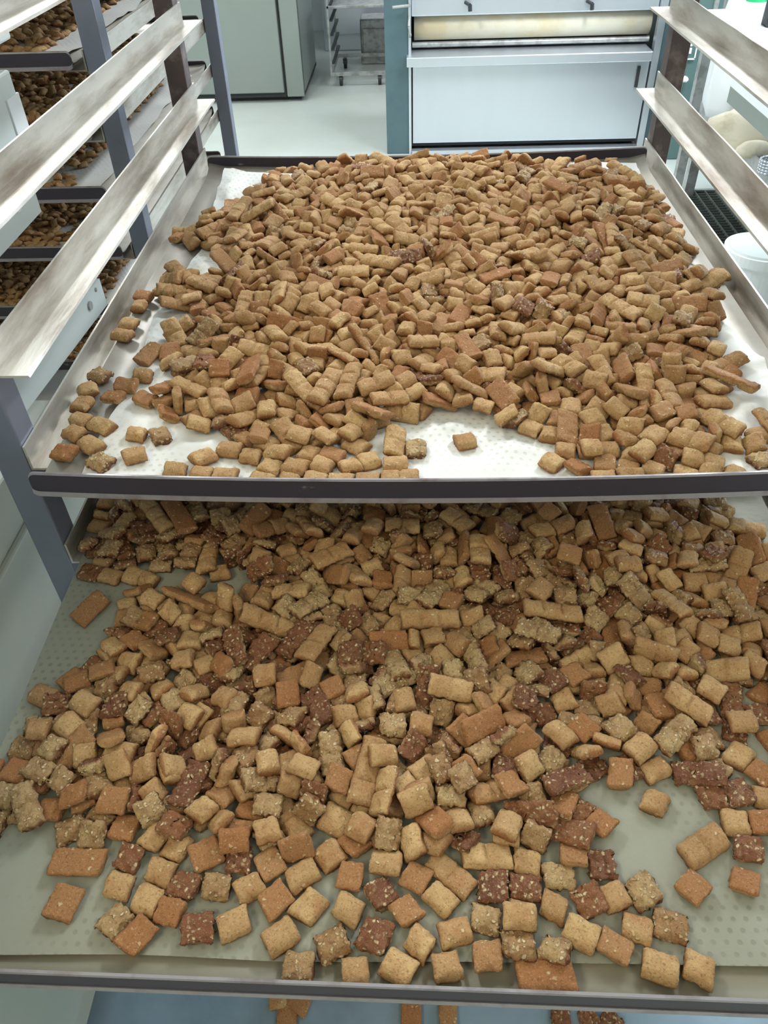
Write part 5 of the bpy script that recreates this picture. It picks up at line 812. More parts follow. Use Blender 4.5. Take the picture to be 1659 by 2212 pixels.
123,55,570,45,-8,0,-3,111,-153,545,59,47,7,-32,123,-215,552,49,-9,-2,-5,23,-212,514,44,-4,-1,12,39,-115,535,24,16,6,-22,43,-85,503,28,92,-38,-2,
7,-168,489,45,-86,-14,-8,3,-204,472,24,-96,-28,1,3,-120,486,10,0,0,-44,49,-50,520,10,1,0,21,7,-1,502,32,34,-26,-55,7,29,503,31,-9,-25,-28,
11,64,531,44,-15,-23,-60,11,133,522,52,-14,12,53,23,144,583,77,87,-47,-9,63,102,487,14,-11,0,-1,71,51,462,10,-1,0,-35,7,-40,475,18,-18,1,-7,
55,-157,458,10,-1,0,28,51,-89,456,28,100,-4,0,99,-46,434,25,88,-47,-2,31,2,455,25,-97,22,-1,47,36,428,10,2,-1,-35,107,108,445,26,100,0,0,
27,-190,423,27,-92,-40,2,27,-144,416,10,1,1,42,43,-11,411,28,90,-43,-3,19,-89,414,10,-2,0,-26,7,-178,378,10,-1,0,30,107,-53,380,26,-99,16,-1,
43,7,373,10,2,-1,-34,127,-108,370,10,-1,0,24,103,-150,341,10,1,0,-2,47,53,386,10,2,0,13,99,95,404,10,-2,0,-13,11,-21,343,10,1,0,-24,15,41,346,10,2,0,8,
35,94,358,24,-100,-6,0,51,-76,336,10,2,0,1,47,138,402,44,5,-1,-2,43,271,536,28,94,-34,-2,3,224,491,31,97,-7,-2,115,241,558,24,-36,93,-4,
111,262,476,23,100,-1,0,43,357,570,10,-1,-1,48,123,200,462,10,-2,0,-2,43,188,421,10,2,0,-24,103,235,428,24,-81,58,-3,51,272,434,10,1,-1,-59,
107,313,443,10,-1,1,-56,7,218,387,17,17,-4,-24,119,337,399,10,2,0,-12,47,260,372,27,96,-27,-2,35,293,395,10,-2,0,-17,7,312,349,10,-2,0,-16,
23,361,348,10,1,0,-25,107,134,371,22,-21,-1,-4,115,181,364,27,-27,-6,-17,79,166,336,27,100,0,0,3,380,448,24,91,-41,-2,31,452,457,25,98,-18,-1,
79,410,506,10,1,0,26,3,465,541,10,-1,0,-4,19,504,539,30,-100,0,0,99,471,501,25,100,-8,0,107,481,585,26,99,11,1,35,523,579,10,-2,0,-12,
31,158,481,10,2,0,-11,103,174,514,32,40,-10,-22,95,152,445,22,-100,8,0,29,144,410,10,2,0,-8,115,442,579,24,100,3,0,117,530,495,10,0,2,-98,
91,248,912,81,-2,4,-6,67,441,727,62,4,12,-29,85,610,763,48,-4,-1,65,79,617,1035,56,18,5,-85,69,722,1014,23,41,-91,0,65,585,618,13,-3,-9,94,
31,434,850,72,-15,-29,63,9,460,861,47,4,4,15,3,509,865,68,5,18,-17,3,544,850,47,-6,3,-15,19,573,811,47,11,3,-34,23,269,784,64,-88,47,-3,
39,339,818,58,34,-8,25,23,360,742,61,-87,11,48,27,502,647,10,-1,-1,37,131,430,612,39,-99,6,-11,47,369,623,10,2,0,22,95,326,623,22,-85,53,-2,
103,474,1079,73,-79,41,14,111,570,1053,95,88,-45,13,139,582,927,78,10,1,79,7,689,1156,10,2,0,-11,45,669,1120,27,99,-10,-1,95,306,1098,52,16,-2,-68,
19,338,1110,91,42,-27,-66,3,426,1099,91,-11,24,25,49,454,1126,72,-5,37,1,19,268,683,59,-91,37,6,31,318,728,56,33,-29,9,55,231,673,43,-7,1,-44,
11,267,643,39,-27,-35,-52,7,349,651,43,2,0,34,35,527,618,24,93,-37,-2,93,462,627,10,2,-1,-37,43,370,698,32,-85,31,-15,99,231,772,62,-89,43,-2,
107,193,783,63,2,-23,-51,27,489,758,48,2,-4,-39,71,413,829,75,63,-13,-14,15,274,1161,110,-85,39,3,29,334,1188,84,-81,31,-48,11,610,1159,63,-11,22,-4,
35,544,1121,64,27,-29,8,7,400,1014,108,-4,5,2,119,-637,1039,21,-99,16,-1,47,-594,1029,10,2,0,-14,3,-549,1032,10,-1,0,-16,43,-516,1019,10,2,0,-23,
63,-608,945,25,-86,-50,2,95,-446,1044,54,-10,-24,-96,19,-381,1038,10,-2,0,14,125,-556,808,23,95,-32,-1,35,-528,838,59,-18,3,-34,11,-536,791,62,98,16,6,
7,-457,836,63,89,-35,-10,127,-435,859,83,97,5,16,103,-355,863,64,-31,-15,10,43,-444,914,74,13,34,-24,33,-655,1196,27,-36,6,-16,
91,-531,1172,79,-1,6,-43,87,-481,1165,99,88,-48,0,41,-540,954,10,2,0,11,41,-535,921,28,-99,-10,1,127,-532,882,45,59,-69,26,127,-661,1108,34,-2,-29,-40,
119,-573,1061,28,93,16,6,1,-620,1075,10,-1,0,-16,119,-502,1063,10,2,0,3,37,-455,1077,24,99,13,1,55,-344,947,84,50,11,-73,51,-411,978,85,4,11,-28,
29,-322,921,74,-12,72,7,119,-398,1173,65,33,10,14,103,-401,1111,76,94,-19,-27,21,-528,986,39,92,-7,18,44,-647,1719,25,-98,17,-1,
12,-646,1671,8,-1,-1,69,0,-648,1589,8,-1,0,-10,6,-648,1536,8,-1,0,-16,62,-567,1454,17,-81,-58,3,18,-560,1371,2,2,0,-6,54,-584,1329,22,-99,8,-1,
2,-599,1291,18,99,-12,-1,102,-649,1371,8,-1,0,-25,2,-658,1314,9,1,-1,-52,18,-653,1260,9,-1,-1,64,34,-640,1213,7,2,0,-21,54,-593,1192,4,2,0,-24,
22,-639,1169,7,-1,0,-27,6,-596,1133,4,-1,0,-32,18,-636,1104,26,-99,11,-1,102,-563,1085,2,-1,0,-27,42,-520,1169,-1,-2,0,-10,26,-508,1105,-2,-1,0,14,
18,-423,1063,-7,2,0,-7,94,-475,1167,-4,-1,1,-51,54,-532,1282,18,97,-25,-2,26,-381,1102,-9,-1,0,28,6,-336,1126,-11,-2,0,-10,28,-309,1159,2,94,-33,-2,
22,-295,1107,-13,-2,0,-12,32,-374,1056,-10,2,0,-12,8,-332,1050,-11,2,0,-5,10,-326,1245,36,13,19,-95,30,-283,1150,33,67,-74,3,20,-270,1144,-14,-1,-1,38,
54,-243,1109,-1,-6,-15,-19,2,-256,1074,-14,1,1,59,38,-209,1078,-16,-1,0,-13,18,-161,1080,-17,-2,0,-27,22,-189,1114,-16,1,0,52,
10,-160,1147,16,-13,16,-26,22,-112,1077,-14,-13,-2,14,46,-145,1110,-1,98,-20,-1,38,-104,1139,-18,-1,0,-32,10,-209,1147,26,8,13,-9,
28,-155,1228,43,19,94,-21,58,-33,1142,-2,-14,21,-70,90,-126,1299,58,8,-2,-77,8,-79,1040,-19,-2,0,-1,36,-126,1037,-18,-1,0,-2,40,-216,1038,-16,2,0,-13,
24,-171,1040,-17,-1,0,-15,44,-265,1038,-14,2,0,-16,6,-31,1084,-19,2,0,1,74,-23,1046,-20,1,0,4,2,-79,1096,-19,1,0,21,118,6,1131,-20,-1,1,-69,
48,-197,1327,26,-37,-13,66,114,445,1081,15,-31,-89,-33,78,494,1116,35,9,-8,-27,52,524,1109,3,-19,1,-28,32,509,1036,8,14,18,-73,
44,500,1154,17,-13,-30,35,66,566,1167,31,8,-7,-44,58,654,1180,12,-16,14,-64,32,551,1040,-5,1,1,50,122,611,1080,-1,-2,0,17,16,418,1058,-12,-2,0,-29,
24,470,1043,-9,-1,0,-27,30,292,1070,-2,89,-44,-2,8,329,1039,-15,2,0,-1,42,317,1105,20,0,6,-100,22,276,1119,-16,-1,0,-18,54,401,1169,19,33,-15,-15,
22,323,1150,18,-91,11,-26,0,376,1063,-13,1,0,-15,12,316,1117,-15,2,0,0,42,608,1116,15,23,3,-68,48,625,1146,0,1,-1,-67,10,583,1287,31,-9,4,-54,
24,375,1034,-1,26,-1,0,2,248,1086,-17,-1,0,-36,58,490,1256,38,-10,20,-61,18,464,1200,50,-96,-26,2,10,381,1214,36,18,-11,92,]
# ---- biscuits: where each one came to rest ---------------------------------
_a = np.array(REST, dtype=float).reshape(-1, 7); NB = len(_a); _c = _a[:, 0].astype(int)
PV = _c // 4; PTRAY = _c & 1; PIND = (_c >> 1) & 1
PP = _a[:, 1:4] / np.array([2000.0, 2000.0, 4000.0]) + np.array([0, 0, H]) - np.outer(np.where(PTRAY == 0, .4315, .5555), [0, 0, 1])
_q = _a[:, 4:] / 100.0
PQ = np.concatenate([np.sqrt(np.clip(1 - (_q ** 2).sum(1), 0, 1))[:, None], _q], 1); PQ /= np.linalg.norm(PQ, axis=1)[:, None]
def rotm(q):
    w, x, y, z = q
    return np.array([[1 - 2 * (y * y + z * z), 2 * (x * y - w * z), 2 * (x * z + w * y)], [2 * (x * y + w * z), 1 - 2 * (x * x + z * z), 2 * (y * z - w * x)], [2 * (x * z - w * y), 2 * (y * z + w * x), 1 - 2 * (x * x + y * y)]])

# ---- parchment --------------------------------------------------------------
_pA = PP[PTRAY == 0][:, :2]; _pB = PP[PTRAY == 1][:, :2]
class Near:
    def __init__(s, P, c=.02):
        s.c = c; s.g = {}
        for p in P: s.g.setdefault((int(p[0] // c), int(p[1] // c)), []).append(p)
    def __call__(s, x, y, R=3):
        i, j = int(x // s.c), int(y // s.c); d = R * s.c
        for a in range(i - R, i + R + 1):
            for b in range(j - R, j + R + 1):
                for p in s.g.get((a, b), ()): d = min(d, math.hypot(p[0] - x, p[1] - y))
        return d
nearA, nearB = Near(_pA), Near(_pB)
def vn(x, y, f, s): return float(value_noise(np.array([[x, y, .37]]), f, s)[0])
def fA(x, y):
    d = nearA(x, y); m = min(1, max(0, (d - .017) / .035)); r = 1 - abs(vn(x, y * .8, 17, 3)); r2 = 1 - abs(vn(x, y, 45, 8))
    back = max(0, (y - 1.17) / .05) * .007
    m *= min(1, max(0, (y - .53) / .05)); return sagA(x) + m * (.015 * r * r + .005 * r2 ** 3) + back + .0004 + max(0, (y - 1.21) / .05) * .006
def fB(x, y):
    d = nearB(x, y); m = min(1, max(0, (d - .017) / .03)); cr = 1 if (x > .30 and y > .45) else .12
    return .0006 + m * cr * (.009 * (1 - abs(vn(x, y, 26, 5))) ** 2) + .0003 * vn(x, y, 30, 2)
sheet('baking_parchment', 'white crumpled baking parchment lying under the heap on the upper tray', M_paperA, -.292, .352, .512, 1.262, H - .4322, fA, edge=.012)
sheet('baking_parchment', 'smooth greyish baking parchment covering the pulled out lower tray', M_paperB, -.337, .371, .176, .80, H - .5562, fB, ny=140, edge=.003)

# ---- biscuits: meshes -------------------------------------------------------
NT = 5
_tr = np.random.RandomState(11); TONES = _tr.rand(NT, 2)
TONES[0] = (.1, .2); TONES[1] = (.9, .6); TONES[2] = (.45, .95); TONES[3] = (.65, .05); TONES[4] = (.25, .5)
def set_attrs(me, lc, side, tone):
    a = me.attributes.new('lc', 'FLOAT_VECTOR', 'POINT'); a.data.foreach_set('vector', lc.astype(np.float32).ravel())
    a = me.attributes.new('side', 'FLOAT', 'POINT'); a.data.foreach_set('value', side.astype(np.float32))
    a = me.attributes.new('tone', 'FLOAT_VECTOR', 'POINT'); a.data.foreach_set('vector', tone.astype(np.float32).ravel())
def quads(name, V, Q, m):
    me = bpy.data.meshes.new(name); me.vertices.add(len(V)); me.vertices.foreach_set('co', V.astype(np.float32).ravel())
    me.loops.add(4 * len(Q)); me.loops.foreach_set('vertex_index', Q.astype(np.int32).ravel()); me.polygons.add(len(Q))
    me.polygons.foreach_set('loop_start', np.arange(0, 4 * len(Q), 4, dtype=np.int32)); me.update(calc_edges=True); me.shade_smooth(); me.materials.append(m); return me
_pm = {}
def pmesh(v, res):
    if (v, res) not in _pm: P, F, S = piece_mesh(v, res); _pm[v, res] = (P, np.array(F), S)
    return _pm[v, res]
_vm = {}
def variant(v, t):
    if (v, t) not in _vm:
        P, F, S = pmesh(v, 12); me = quads('biscuit', P, F, M_oat if VAR[v][0] else M_plain)
        set_attrs(me, P + np.array([.13 * v, .31 * t, .2]), S, np.tile([TONES[t][0], TONES[t][1], 0], (len(P), 1))); _vm[v, t] = me
    return _vm[v, t]
KIND = [2 if VAR[v][0] else (1 if VAR[v][1] > 1 else 0) for v in PV]
KNAME = ['square_biscuit', 'biscuit_bar', 'oat_biscuit']
def place_word(tr, x, y):
    t = 'upper' if tr == 0 else 'lower'
    if tr == 0:
        r = ("by the %s tray's front lip" if y < .60 else "in the %s heap's front" if y < .72 else "in the %s heap's middle" if y < .92 else "in the %s heap's rear" if y < 1.1 else "by the %s tray's back lip") % t
        c = 'far left' if x < -.22 else 'left of centre' if x < -.06 else 'central' if x < .11 else 'right of centre' if x < .26 else 'far right'
    else:
        r = ("by the %s tray's front lip" if y < .22 else "near the %s tray's front" if y < .285 else "before the %s heap's middle" if y < .36 else "in the %s heap's middle" if y < .44 else "on the %s tray's shaded rear") % t
        c = 'far left' if x < -.22 else 'left of centre' if x < -.09 else 'central' if x < .05 else 'right of centre' if x < .15 else 'far right'
    return c, r
ring = [[], [], []]
for i in range(NB):
    v = int(PV[i]); k = KIND[i]; tr = int(PTRAY[i])
    if not PIND[i]: ring[k].append(i); continue
    o = bpy.data.objects.new(KNAME[k], variant(v, i % NT)); C.objects.link(o); o.location = PP[i]; o.rotation_mode = 'QUATERNION'; o.rotation_quaternion = PQ[i]
    upz = rotm(PQ[i])[2, 2]; n = VAR[v][1]
    look = ('tan top up' if upz > .6 else 'red-brown underside up' if upz < -.6 else 'tipped on edge') if k != 2 else ('pale flaky top up' if upz > .6 else 'dark underside up' if upz < -.6 else 'tipped on edge')
    what = ('square biscuit', 'double biscuit bar' if n == 2 else 'triple biscuit bar', 'oaty square biscuit' if n == 1 else 'oaty double biscuit')[k]
    c, r = place_word(tr, PP[i][0], PP[i][1])
    lab = '%s, %s, %s %s' % (what, look, c, r); grp = lab.replace(',', '')
    tag(o, lab, 'biscuit', grp)
MORE = [[], [], []]                                       # further biscuits, on the trays of the rack behind: (variant, place, turn)
def heap_stuff(k, name, label):
    Vs, Qs, Ls, Ss, Ts = [], [], [], [], []; off = 0; rs = np.random.RandomState(40 + k)
    items = [(int(PV[i]), PP[i], PQ[i], 9, 1.0) for i in ring[k]] + MORE[k]
    for v, p, q, res, size in items:
        P, F, S = pmesh(v, res); Vs.append((P * size) @ rotm(q).T + p); Qs.append(F + off); off += len(P)
        Ls.append(P + rs.rand(3)); Ss.append(S); Ts.append(np.tile([rs.rand(), rs.rand(), 0], (len(P), 1)))
    me = quads(name, np.concatenate(Vs), np.concatenate(Qs), M_oat if k == 2 else M_plain)
    set_attrs(me, np.concatenate(Ls), np.concatenate(Ss), np.concatenate(Ts))
    o = bpy.data.objects.new(name, me); C.objects.link(o); tag(o, label, 'biscuits', None, 'stuff')
# ---- the second rack, behind on the left ------------------------------------
R2 = [.14, .24, .335, .425, .52, .625, .735, .84, .95]
rack('bakery_rack', (-.84, 1.65, 0), 'second bakery rack loaded with biscuit trays, standing behind on the left', -1.165, -.495, 1.235, 2.04, [H - r - .024 for r in R2], bright=True)
rs = np.random.RandomState(21)
for r_i, r in enumerate(R2):
    z = H - r - .020
    tray('baking_tray', ('topmost', 'second', 'third', 'fourth', 'fifth', 'sixth', 'seventh', 'eighth', 'lowest')[r_i] + ' baking tray from the top in the rack behind on the left', -1.180, -.480, 1.225, 2.03, z, lambda x: 0, hf=.022, hb=.024, nx=10)
    sheet('baking_parchment', 'white parchment on the ' + ('topmost', 'second', 'third', 'fourth', 'fifth', 'sixth', 'seventh', 'eighth', 'lowest')[r_i] + ' tray of the rack behind on the left', M_paperA, -1.155, -.502, 1.24, 1.985, z + .0016, lambda x, y: .007 * max(0, (x + .56) / .06) * (1 - abs(vn(x, y, 14, 4 + r_i))) + .0004, nx=40, ny=50, edge=.006)
    if r_i > 6: continue
    for gx in np.arange(-1.14, -.555, .0165):
        for gy in np.arange(1.262, 1.93, .0165):
            for l in range(2):
                x = gx + rs.uniform(-.005, .005); y = gy + rs.uniform(-.005, .005)
                if (l and rs.rand() < .6) or (gx > -.62 and rs.rand() < .3): continue
                if gx < -.95 and gy > 1.6: continue
                v = int(rs.randint(0, 14)); q = Euler((rs.normal(0, .10 + .3 * l), rs.normal(0, .10 + .3 * l), rs.uniform(0, 6.28))).to_quaternion()
                MORE[0].append((v, np.array([x, y, z + .0048 + .0070 * l]), np.array(q), 3, .74))

heap_stuff(0, 'square_biscuits', 'the many further small square tan biscuits filling the heaps on the trays')
heap_stuff(1, 'biscuit_bars', 'the further joined bars of tan biscuits scattered through the heaps')
heap_stuff(2, 'oat_biscuits', 'the further oat-flaked dark biscuits scattered through the heaps')

# ---- lowest pulled-out tray, seen under the front lip ------------------------
M_panb = mat('bluish_tray_aluminium', (.30, .42, .54), .4, .3, dark=(.22, .30, .38), scale=5, lo=.4, hi=.6)
tray('baking_tray', 'bare bluish tray below the pulled out one, showing under its front lip', -.330, .374, .115, .925, H - .9, lambda x: 0, pan_mat=M_panb)
for (px, py, ang, v) in ((620, 2195, 1.57, 14), (600, 2160, .2, 3), (650, 2165, 1.2, 6), (888, 2195, 1.57, 15), (968, 2195, 1.57, 17), (1212, 2200, 1.5, 24), (1275, 2205, .3, 27), (1320, 2210, .9, 25)):
    p = onz(px, py, H - .895); k = 2 if VAR[v][0] else (1 if VAR[v][1] > 1 else 0)
    o = bpy.data.objects.new(KNAME[k], variant(v, v % NT)); C.objects.link(o); o.location = p; o.rotation_euler = (math.pi if v != 3 else 0, 0, ang)
    tag(o, ('upturned biscuit' if v != 3 else 'tan biscuit') + ' on the bare bluish tray, seen under the lower front lip', 'biscuit', 'biscuits on the bare bluish tray')

# ---- white machine on the left ------------------------------------------------
t = empty('white_machine', (-.75, .55, 0), 'white enamelled machine with long side beams on the left edge', 'machine')
xf = -.475
body = MB().box(-1.15, xf - .03, -.25, .90, .05, H - .60, .004).build('lower_body', mat('cream_side_panel', (.50, .50, .42), .5, dark=(.42, .46, .42), scale=2.5, lo=.4, hi=.7), t)
MB().box(xf - .0305, xf - .020, -.25, 1.02, H - 1.30, H - .672, .003).build('lower_side_panel', mat('pale_side_panel', (.44, .50, .46), .4, dark=(.50, .50, .42), scale=2.0, lo=.4, hi=.6), t)
cb = MB(); L_ = math.hypot(1.10, .04)
cb.prism([(-.25, H - .40), (1.100, H - .516), (1.102, H - .560), (-.25, H - .462)], xf - .05, xf, 'x'); b3 = cb.build('side_beam', M_white, t)
for y in (1.038, .66): 
    zc = H - .529 + (1.038 - y) * .086
    MB().cyl((xf - .001, y, zc), (xf + .003, y, zc), .0065, n=16).build('bolt', M_trolley, b3)
MB().cyl((xf - .001, 1.075, H - .522), (xf + .0015, 1.075, H - .522), .003).build('screw', M_trolley, b3)
b2 = MB().box(xf - .06, xf, -.25, 1.020, H - .345, H - .215, .003).box(xf - .06, xf, -.25, .985, H - .37, H - .345).build('side_beam', M_white, t)
MB().box(xf - .001, xf + .002, .985, 1.0205, H - .335, H - .24).build('end_strip', M_whitep, b2)
MB().cyl((xf - .001, .925, H - .335), (xf + .003, .925, H - .335), .012, n=24).build('round_cap', M_whitep, b2)
MB().box(xf - .06, xf, -.25, 1.052, H - .19, H - .06, .003).build('side_beam', M_white, t)
MB().box(-1.15, xf - .07, -.25, .62, H - .58, H - .07).build('dark_inner_housing', M_black, t)
MB().box(xf - .06, xf - .02, .30, .36, H - .60, H - .07).box(xf - .06, xf - .02, -.2, -.14, H - .60, H - .07).build('upright', M_white, t)
MB().box(-1.1, -1.04, -.2, -.14, 0, .06).box(-1.1, -1.04, .8, .86, 0, .06).box(-.6, -.54, -.2, -.14, 0, .06).box(-.6, -.54, .8, .86, 0, .06).build('foot', M_black, t)
put(t)

# ---- dough sheeter (moulder) behind -------------------------------------------
Y = 4.62
def z_(px, py, y=Y): return ony(px, py, y).z
t = empty('dough_moulder', (.6, 5.0, 0), 'stainless dough moulder with a cream roller between teal-grey side columns', 'machine')
xl0, xl1, xr0, xr1 = -.136, -.012, 1.262, 1.378
zt = H - .45
for a, b_, c in ((xl0, xl1, 'left'), (xr0 + .03, xr1, 'right')):
    cpart = MB().box(a, b_, Y, Y + .75, 0, zt + .1, .004).build('side_column', M_teal, t)
MB().box(xl1, xl1 + .014, Y - .006, Y + .04, 0, zt + .1).build('edge_strip', M_inox, t)
MB().box(xr0 - .004, xr0 + .030, Y - .006, Y + .04, 0, zt + .1).build('edge_strip', M_inox, t)
zc = z_(890, 39)
cov = MB().box(xl1 + .016, xr0 - .006, Y + .03, Y + .5, zc, zt + .08, .006).build('top_cover', M_inox, t)
for px, py in ((1010, 15), (1272, 12)):
    p = ony(px, py, Y + .02)
    MB().cyl(p + Vector((-.012, .0, .020)), p + Vector((.010, -.030, .012)), .008).cyl(p + Vector((.010, -.030, .014)), p + Vector((.012, -.030, -.014)), .010).build('latch_knob', M_black, cov)
zr0, zr1 = z_(895, 103), z_(895, 44); zm = (zr0 + zr1) / 2
MB().cyl((xl1 + .03, Y + .12, zm + .012), (xr0 - .02, Y + .12, zm + .012), .062, n=40).build('belt_roller', M_cream, t, smooth=True)
MB().cyl((xl1 + .02, Y + .10, zm - .068), (xr0 - .012, Y + .10, zm - .068), .014).build('lower_rod', M_trolley, t)
MB().box(xl1 + .014, xr0, Y + .20, Y + .26, zr0 - .05, zc + .02).build('inner_back', M_gap, t)
zl1, zl0 = z_(890, 118), z_(890, 141)
MB().box(xl1 - .010, xr0 - .02, Y - .07, Y + .20, zl1 - .045, zl1, .004).build('table_ledge', M_inox, t)
zp = .055
MB().box(xl1 + .022, xr0 - .012, Y + .0, Y + .03, zp, zl1 - .047, .002).build('front_panel', M_inox, t)
MB().box(xl1 + .014, xr0, Y + .035, Y + .7, .03, zl1 - .05).build('dark_carcass', M_gap, t)
MB().box(xl1 + .016, xr0 - .006, Y - .03, Y + .02, 0, .022).build('kick_bar', M_inox, t)
h = MB(); p = ony(848, 12, Y); h.cyl((p.x, Y - .05, p.z), (p.x + .085, Y - .05, p.z + .006), .007).cyl((p.x + .085, Y - .05, p.z + .006), (p.x + .085, Y + .001, p.z + .006), .007); h.build('lever', M_trolley, t)
p = ony(884, 60, Y); MB().tube([(p.x, Y - .002, p.z + .05), (p.x - .002, Y - .02, p.z + .01), (p.x + .006, Y - .02, p.z - .03), (p.x + .004, Y - .002, p.z - .04)], .006).build('catch', M_trolley, t)
p = ony(1378, 165, Y); MB().box(p.x - .012, p.x + .004, Y - .012, Y + .001, p.z - .05, p.z + .05).build('hinge', M_black, t)
put(t)

# ---- grey-green refrigerator cabinet -------------------------------------------
Y = 5.75
t = empty('refrigerator_cabinet', (-1.2, 6.2, 0), 'tall grey-green steel refrigerator cabinet with one plain door', 'refrigerator')
MB().box(-1.75, -.718, Y + .02, 6.62, .03, 2.05, .004).build('cabinet_body', M_fridge, t)
d = MB().box(-1.55, -.848, Y - .03, Y + .018, .06, 1.98, .006).build('door', M_fridge, t)
MB().box(-1.50, -1.47, Y - .07, Y - .03, .9, 1.25, .006).build('door_handle', M_inox, d)
MB().box(-.832, -.718, Y - .008, Y + .02, .03, 2.05, .003).build('side_frame', M_fridge, t)
MB().box(-1.55, -.84, Y - .002, Y + .02, .03, 2.0).build('door_gasket', M_gap, t)
MB().box(-.7181, -.7165, Y + .02, Y + .028, .03, 2.05).box(-.7181, -.7165, Y + .02, 6.62, .03, .05).build('dark_seam', M_gap, t)
MB().box(-1.72, -.75, Y + .06, 6.55, 0, .03).build('plinth', M_black, t)
put(t)

# ---- small trolley between cabinet and moulder -----------------------------------
Y = 6.1; xa, xb = -.565, .03
t = empty('tray_trolley', (-.27, 6.35, 0), 'small grey rail trolley standing behind, between cabinet and moulder', 'trolley')
zb = H - 1.372
g = MB()
for x in (xa, xb - .012):
    g.box(x, x + .013, Y, Y + .013, zb, 1.5).box(x, x + .013, Y + .55, Y + .563, zb, 1.5)
g.build('upright', M_trolley, t)
MB().box(xa, xb, Y - .002, Y + .016, zb - .012, zb + .012).box(xa, xb, Y + .55, Y + .566, zb - .012, zb + .012).box(xa, xa + .016, Y, Y + .56, zb - .012, zb + .01).box(xb - .016, xb, Y, Y + .56, zb - .012, zb + .01).build('base_frame', M_trolley, t)
for k in range(6):
    z = zb + .06 + .085 * k
    MB().box(xa + .014, xa + .034, Y + .02, Y + .55, z, z + .012).build('slide_rail', M_black, t)
    MB().box(xb - .034, xb - .014, Y + .02, Y + .55, z, z + .012).build('slide_rail', M_black, t)
z = H - .972; MB().box(xa, xb, Y, Y + .56, z - .008, z + .008, .002).build('shelf', M_trolley, t)
for x in (xa + .07, xb - .25, xb - .05):
    for y in (Y + .03, Y + .52):
        if x == xb - .25 and y > Y + .1: continue
        c = MB().cyl((x - .011, y, .036), (x + .011, y, .036), .035, n=20).build('caster', M_black, t)
        MB().box(x - .018, x - .014, y - .012, y + .012, .036, zb - .012).box(x + .014, x + .018, y - .012, y + .012, .036, zb - .012).box(x - .018, x + .018, y - .012, y + .012, zb - .018, zb - .0121).build('fork', M_trolley, c)
put(t)
t = tag(MB().box(-.38, -.10, 6.72, 6.95, 0, .30, .01).box(-.36, -.12, 6.70, 6.725, .06, .24, .005).build('grey_crate', M_trolley), 'small dark grey box on the floor behind the rail trolley', 'box')
t = tag(MB().box(-.70, .9, 7.2, 7.75, 0, 1.9, .01).box(-.68, .88, 7.18, 7.2, .12, 1.88, .004).build('steel_cupboard', M_inox), 'pale blue-grey steel cupboard against the back wall, seen through the rail trolley', 'cupboard')

# ---- dark green divider machine on the right ---------------------------------------
Y = 4.43
t = empty('dough_divider', (1.42, 4.8, 0), 'dark green dough divider with a small keypad and bar handle, right of the moulder', 'machine')
MB().box(1.385, 1.475, Y, Y + .16, 0, H - .65, .006).build('side_body', M_green, t)
MB().box(1.475, 2.1, Y + .02, Y + .7, 0, H - .60, .006).build('main_body', M_green, t)
MB().box(1.455, 1.478, Y - .006, Y + .02, .02, H - .62, .003).build('edge_strip', M_trolley, t)
x0, x1, z1, z0 = ony(1450, 78, Y).x, ony(1500, 78, Y).x, z_(1475, 76, Y), z_(1475, 127, Y)
MB().box(x0, x1 + .02, Y - .012, Y + .002, z0, z1 + .03, .004).build('control_panel', M_green, t)
o = MB(); o.box(x1 + .016, x1 + .022, Y - .016, Y - .010, z0, z1 + .03).box(x0, x1 + .022, Y - .016, Y - .010, z0 - .002, z0 + .004); o.build('panel_outline', M_whitep, t)
kp = MB()
for i in range(2):
    for j in range(2): p = ony(1477 + 14 * i, 85 + 11 * j, Y - .014); kp.box(p.x - .011, p.x + .011, p.y - .004, p.y + .004, p.z - .008, p.z + .008, .002)
p = ony(1484, 110, Y - .014); kp.box(p.x - .022, p.x + .022, p.y - .004, p.y + .004, p.z - .013, p.z + .013, .002); kp.build('keys', M_whitep, t)
p0, p1 = ony(1452, 172, Y - .04), ony(1484, 172, Y - .04)
MB().cyl(p0, p1, .012).cyl(p1, p1 + Vector((0, .045, 0)), .008).cyl(p0, p0 + Vector((0, .045, 0)), .008).build('bar_handle', M_whitep, t)
p = ony(1462, 148, Y - .01); MB().cyl(p, p + Vector((0, -.02, 0)), .016).build('knob', M_black, t)
put(t)

# ---- workbench on the right with things on it -----------------------------------------
t = empty('workbench', (1.75, 3.2, 0), 'steel workbench with a white top and a lower shelf at the right edge', 'workbench')
xs = 1.336
for (x, y) in ((xs, 3.94), (2.3, 3.94), (2.3, 1.70), (1.40, 1.70)): MB().box(x, x + .045, y - .045, y, 0, H - .626).build('leg', M_trolley, t)
sh = MB().box(xs - .005, 2.35, 2.46, 3.98, H - 1.075, H - 1.05, .003).build('lower_shelf', mat('dark_shelf', (.10, .11, .11), .5, .4), t)
MB().box(xs - .012, xs + .002, 2.46, 3.98, H - 1.08, H - 1.035).build('shelf_edge', M_trolley, sh)
bt = MB(); a = onz(1574, 160, H - .60); b_ = onz(1659, 285, H - .60)
MB().box(a.x, 2.4, 1.62, 2.52, H - .625, H - .585, .004).build('white_top', M_whitep, t)
MB().box(a.x + .001, a.x + .03, 1.62, 2.52, H - .665, H - .62).build('apron', M_fridge, t)
put(t)
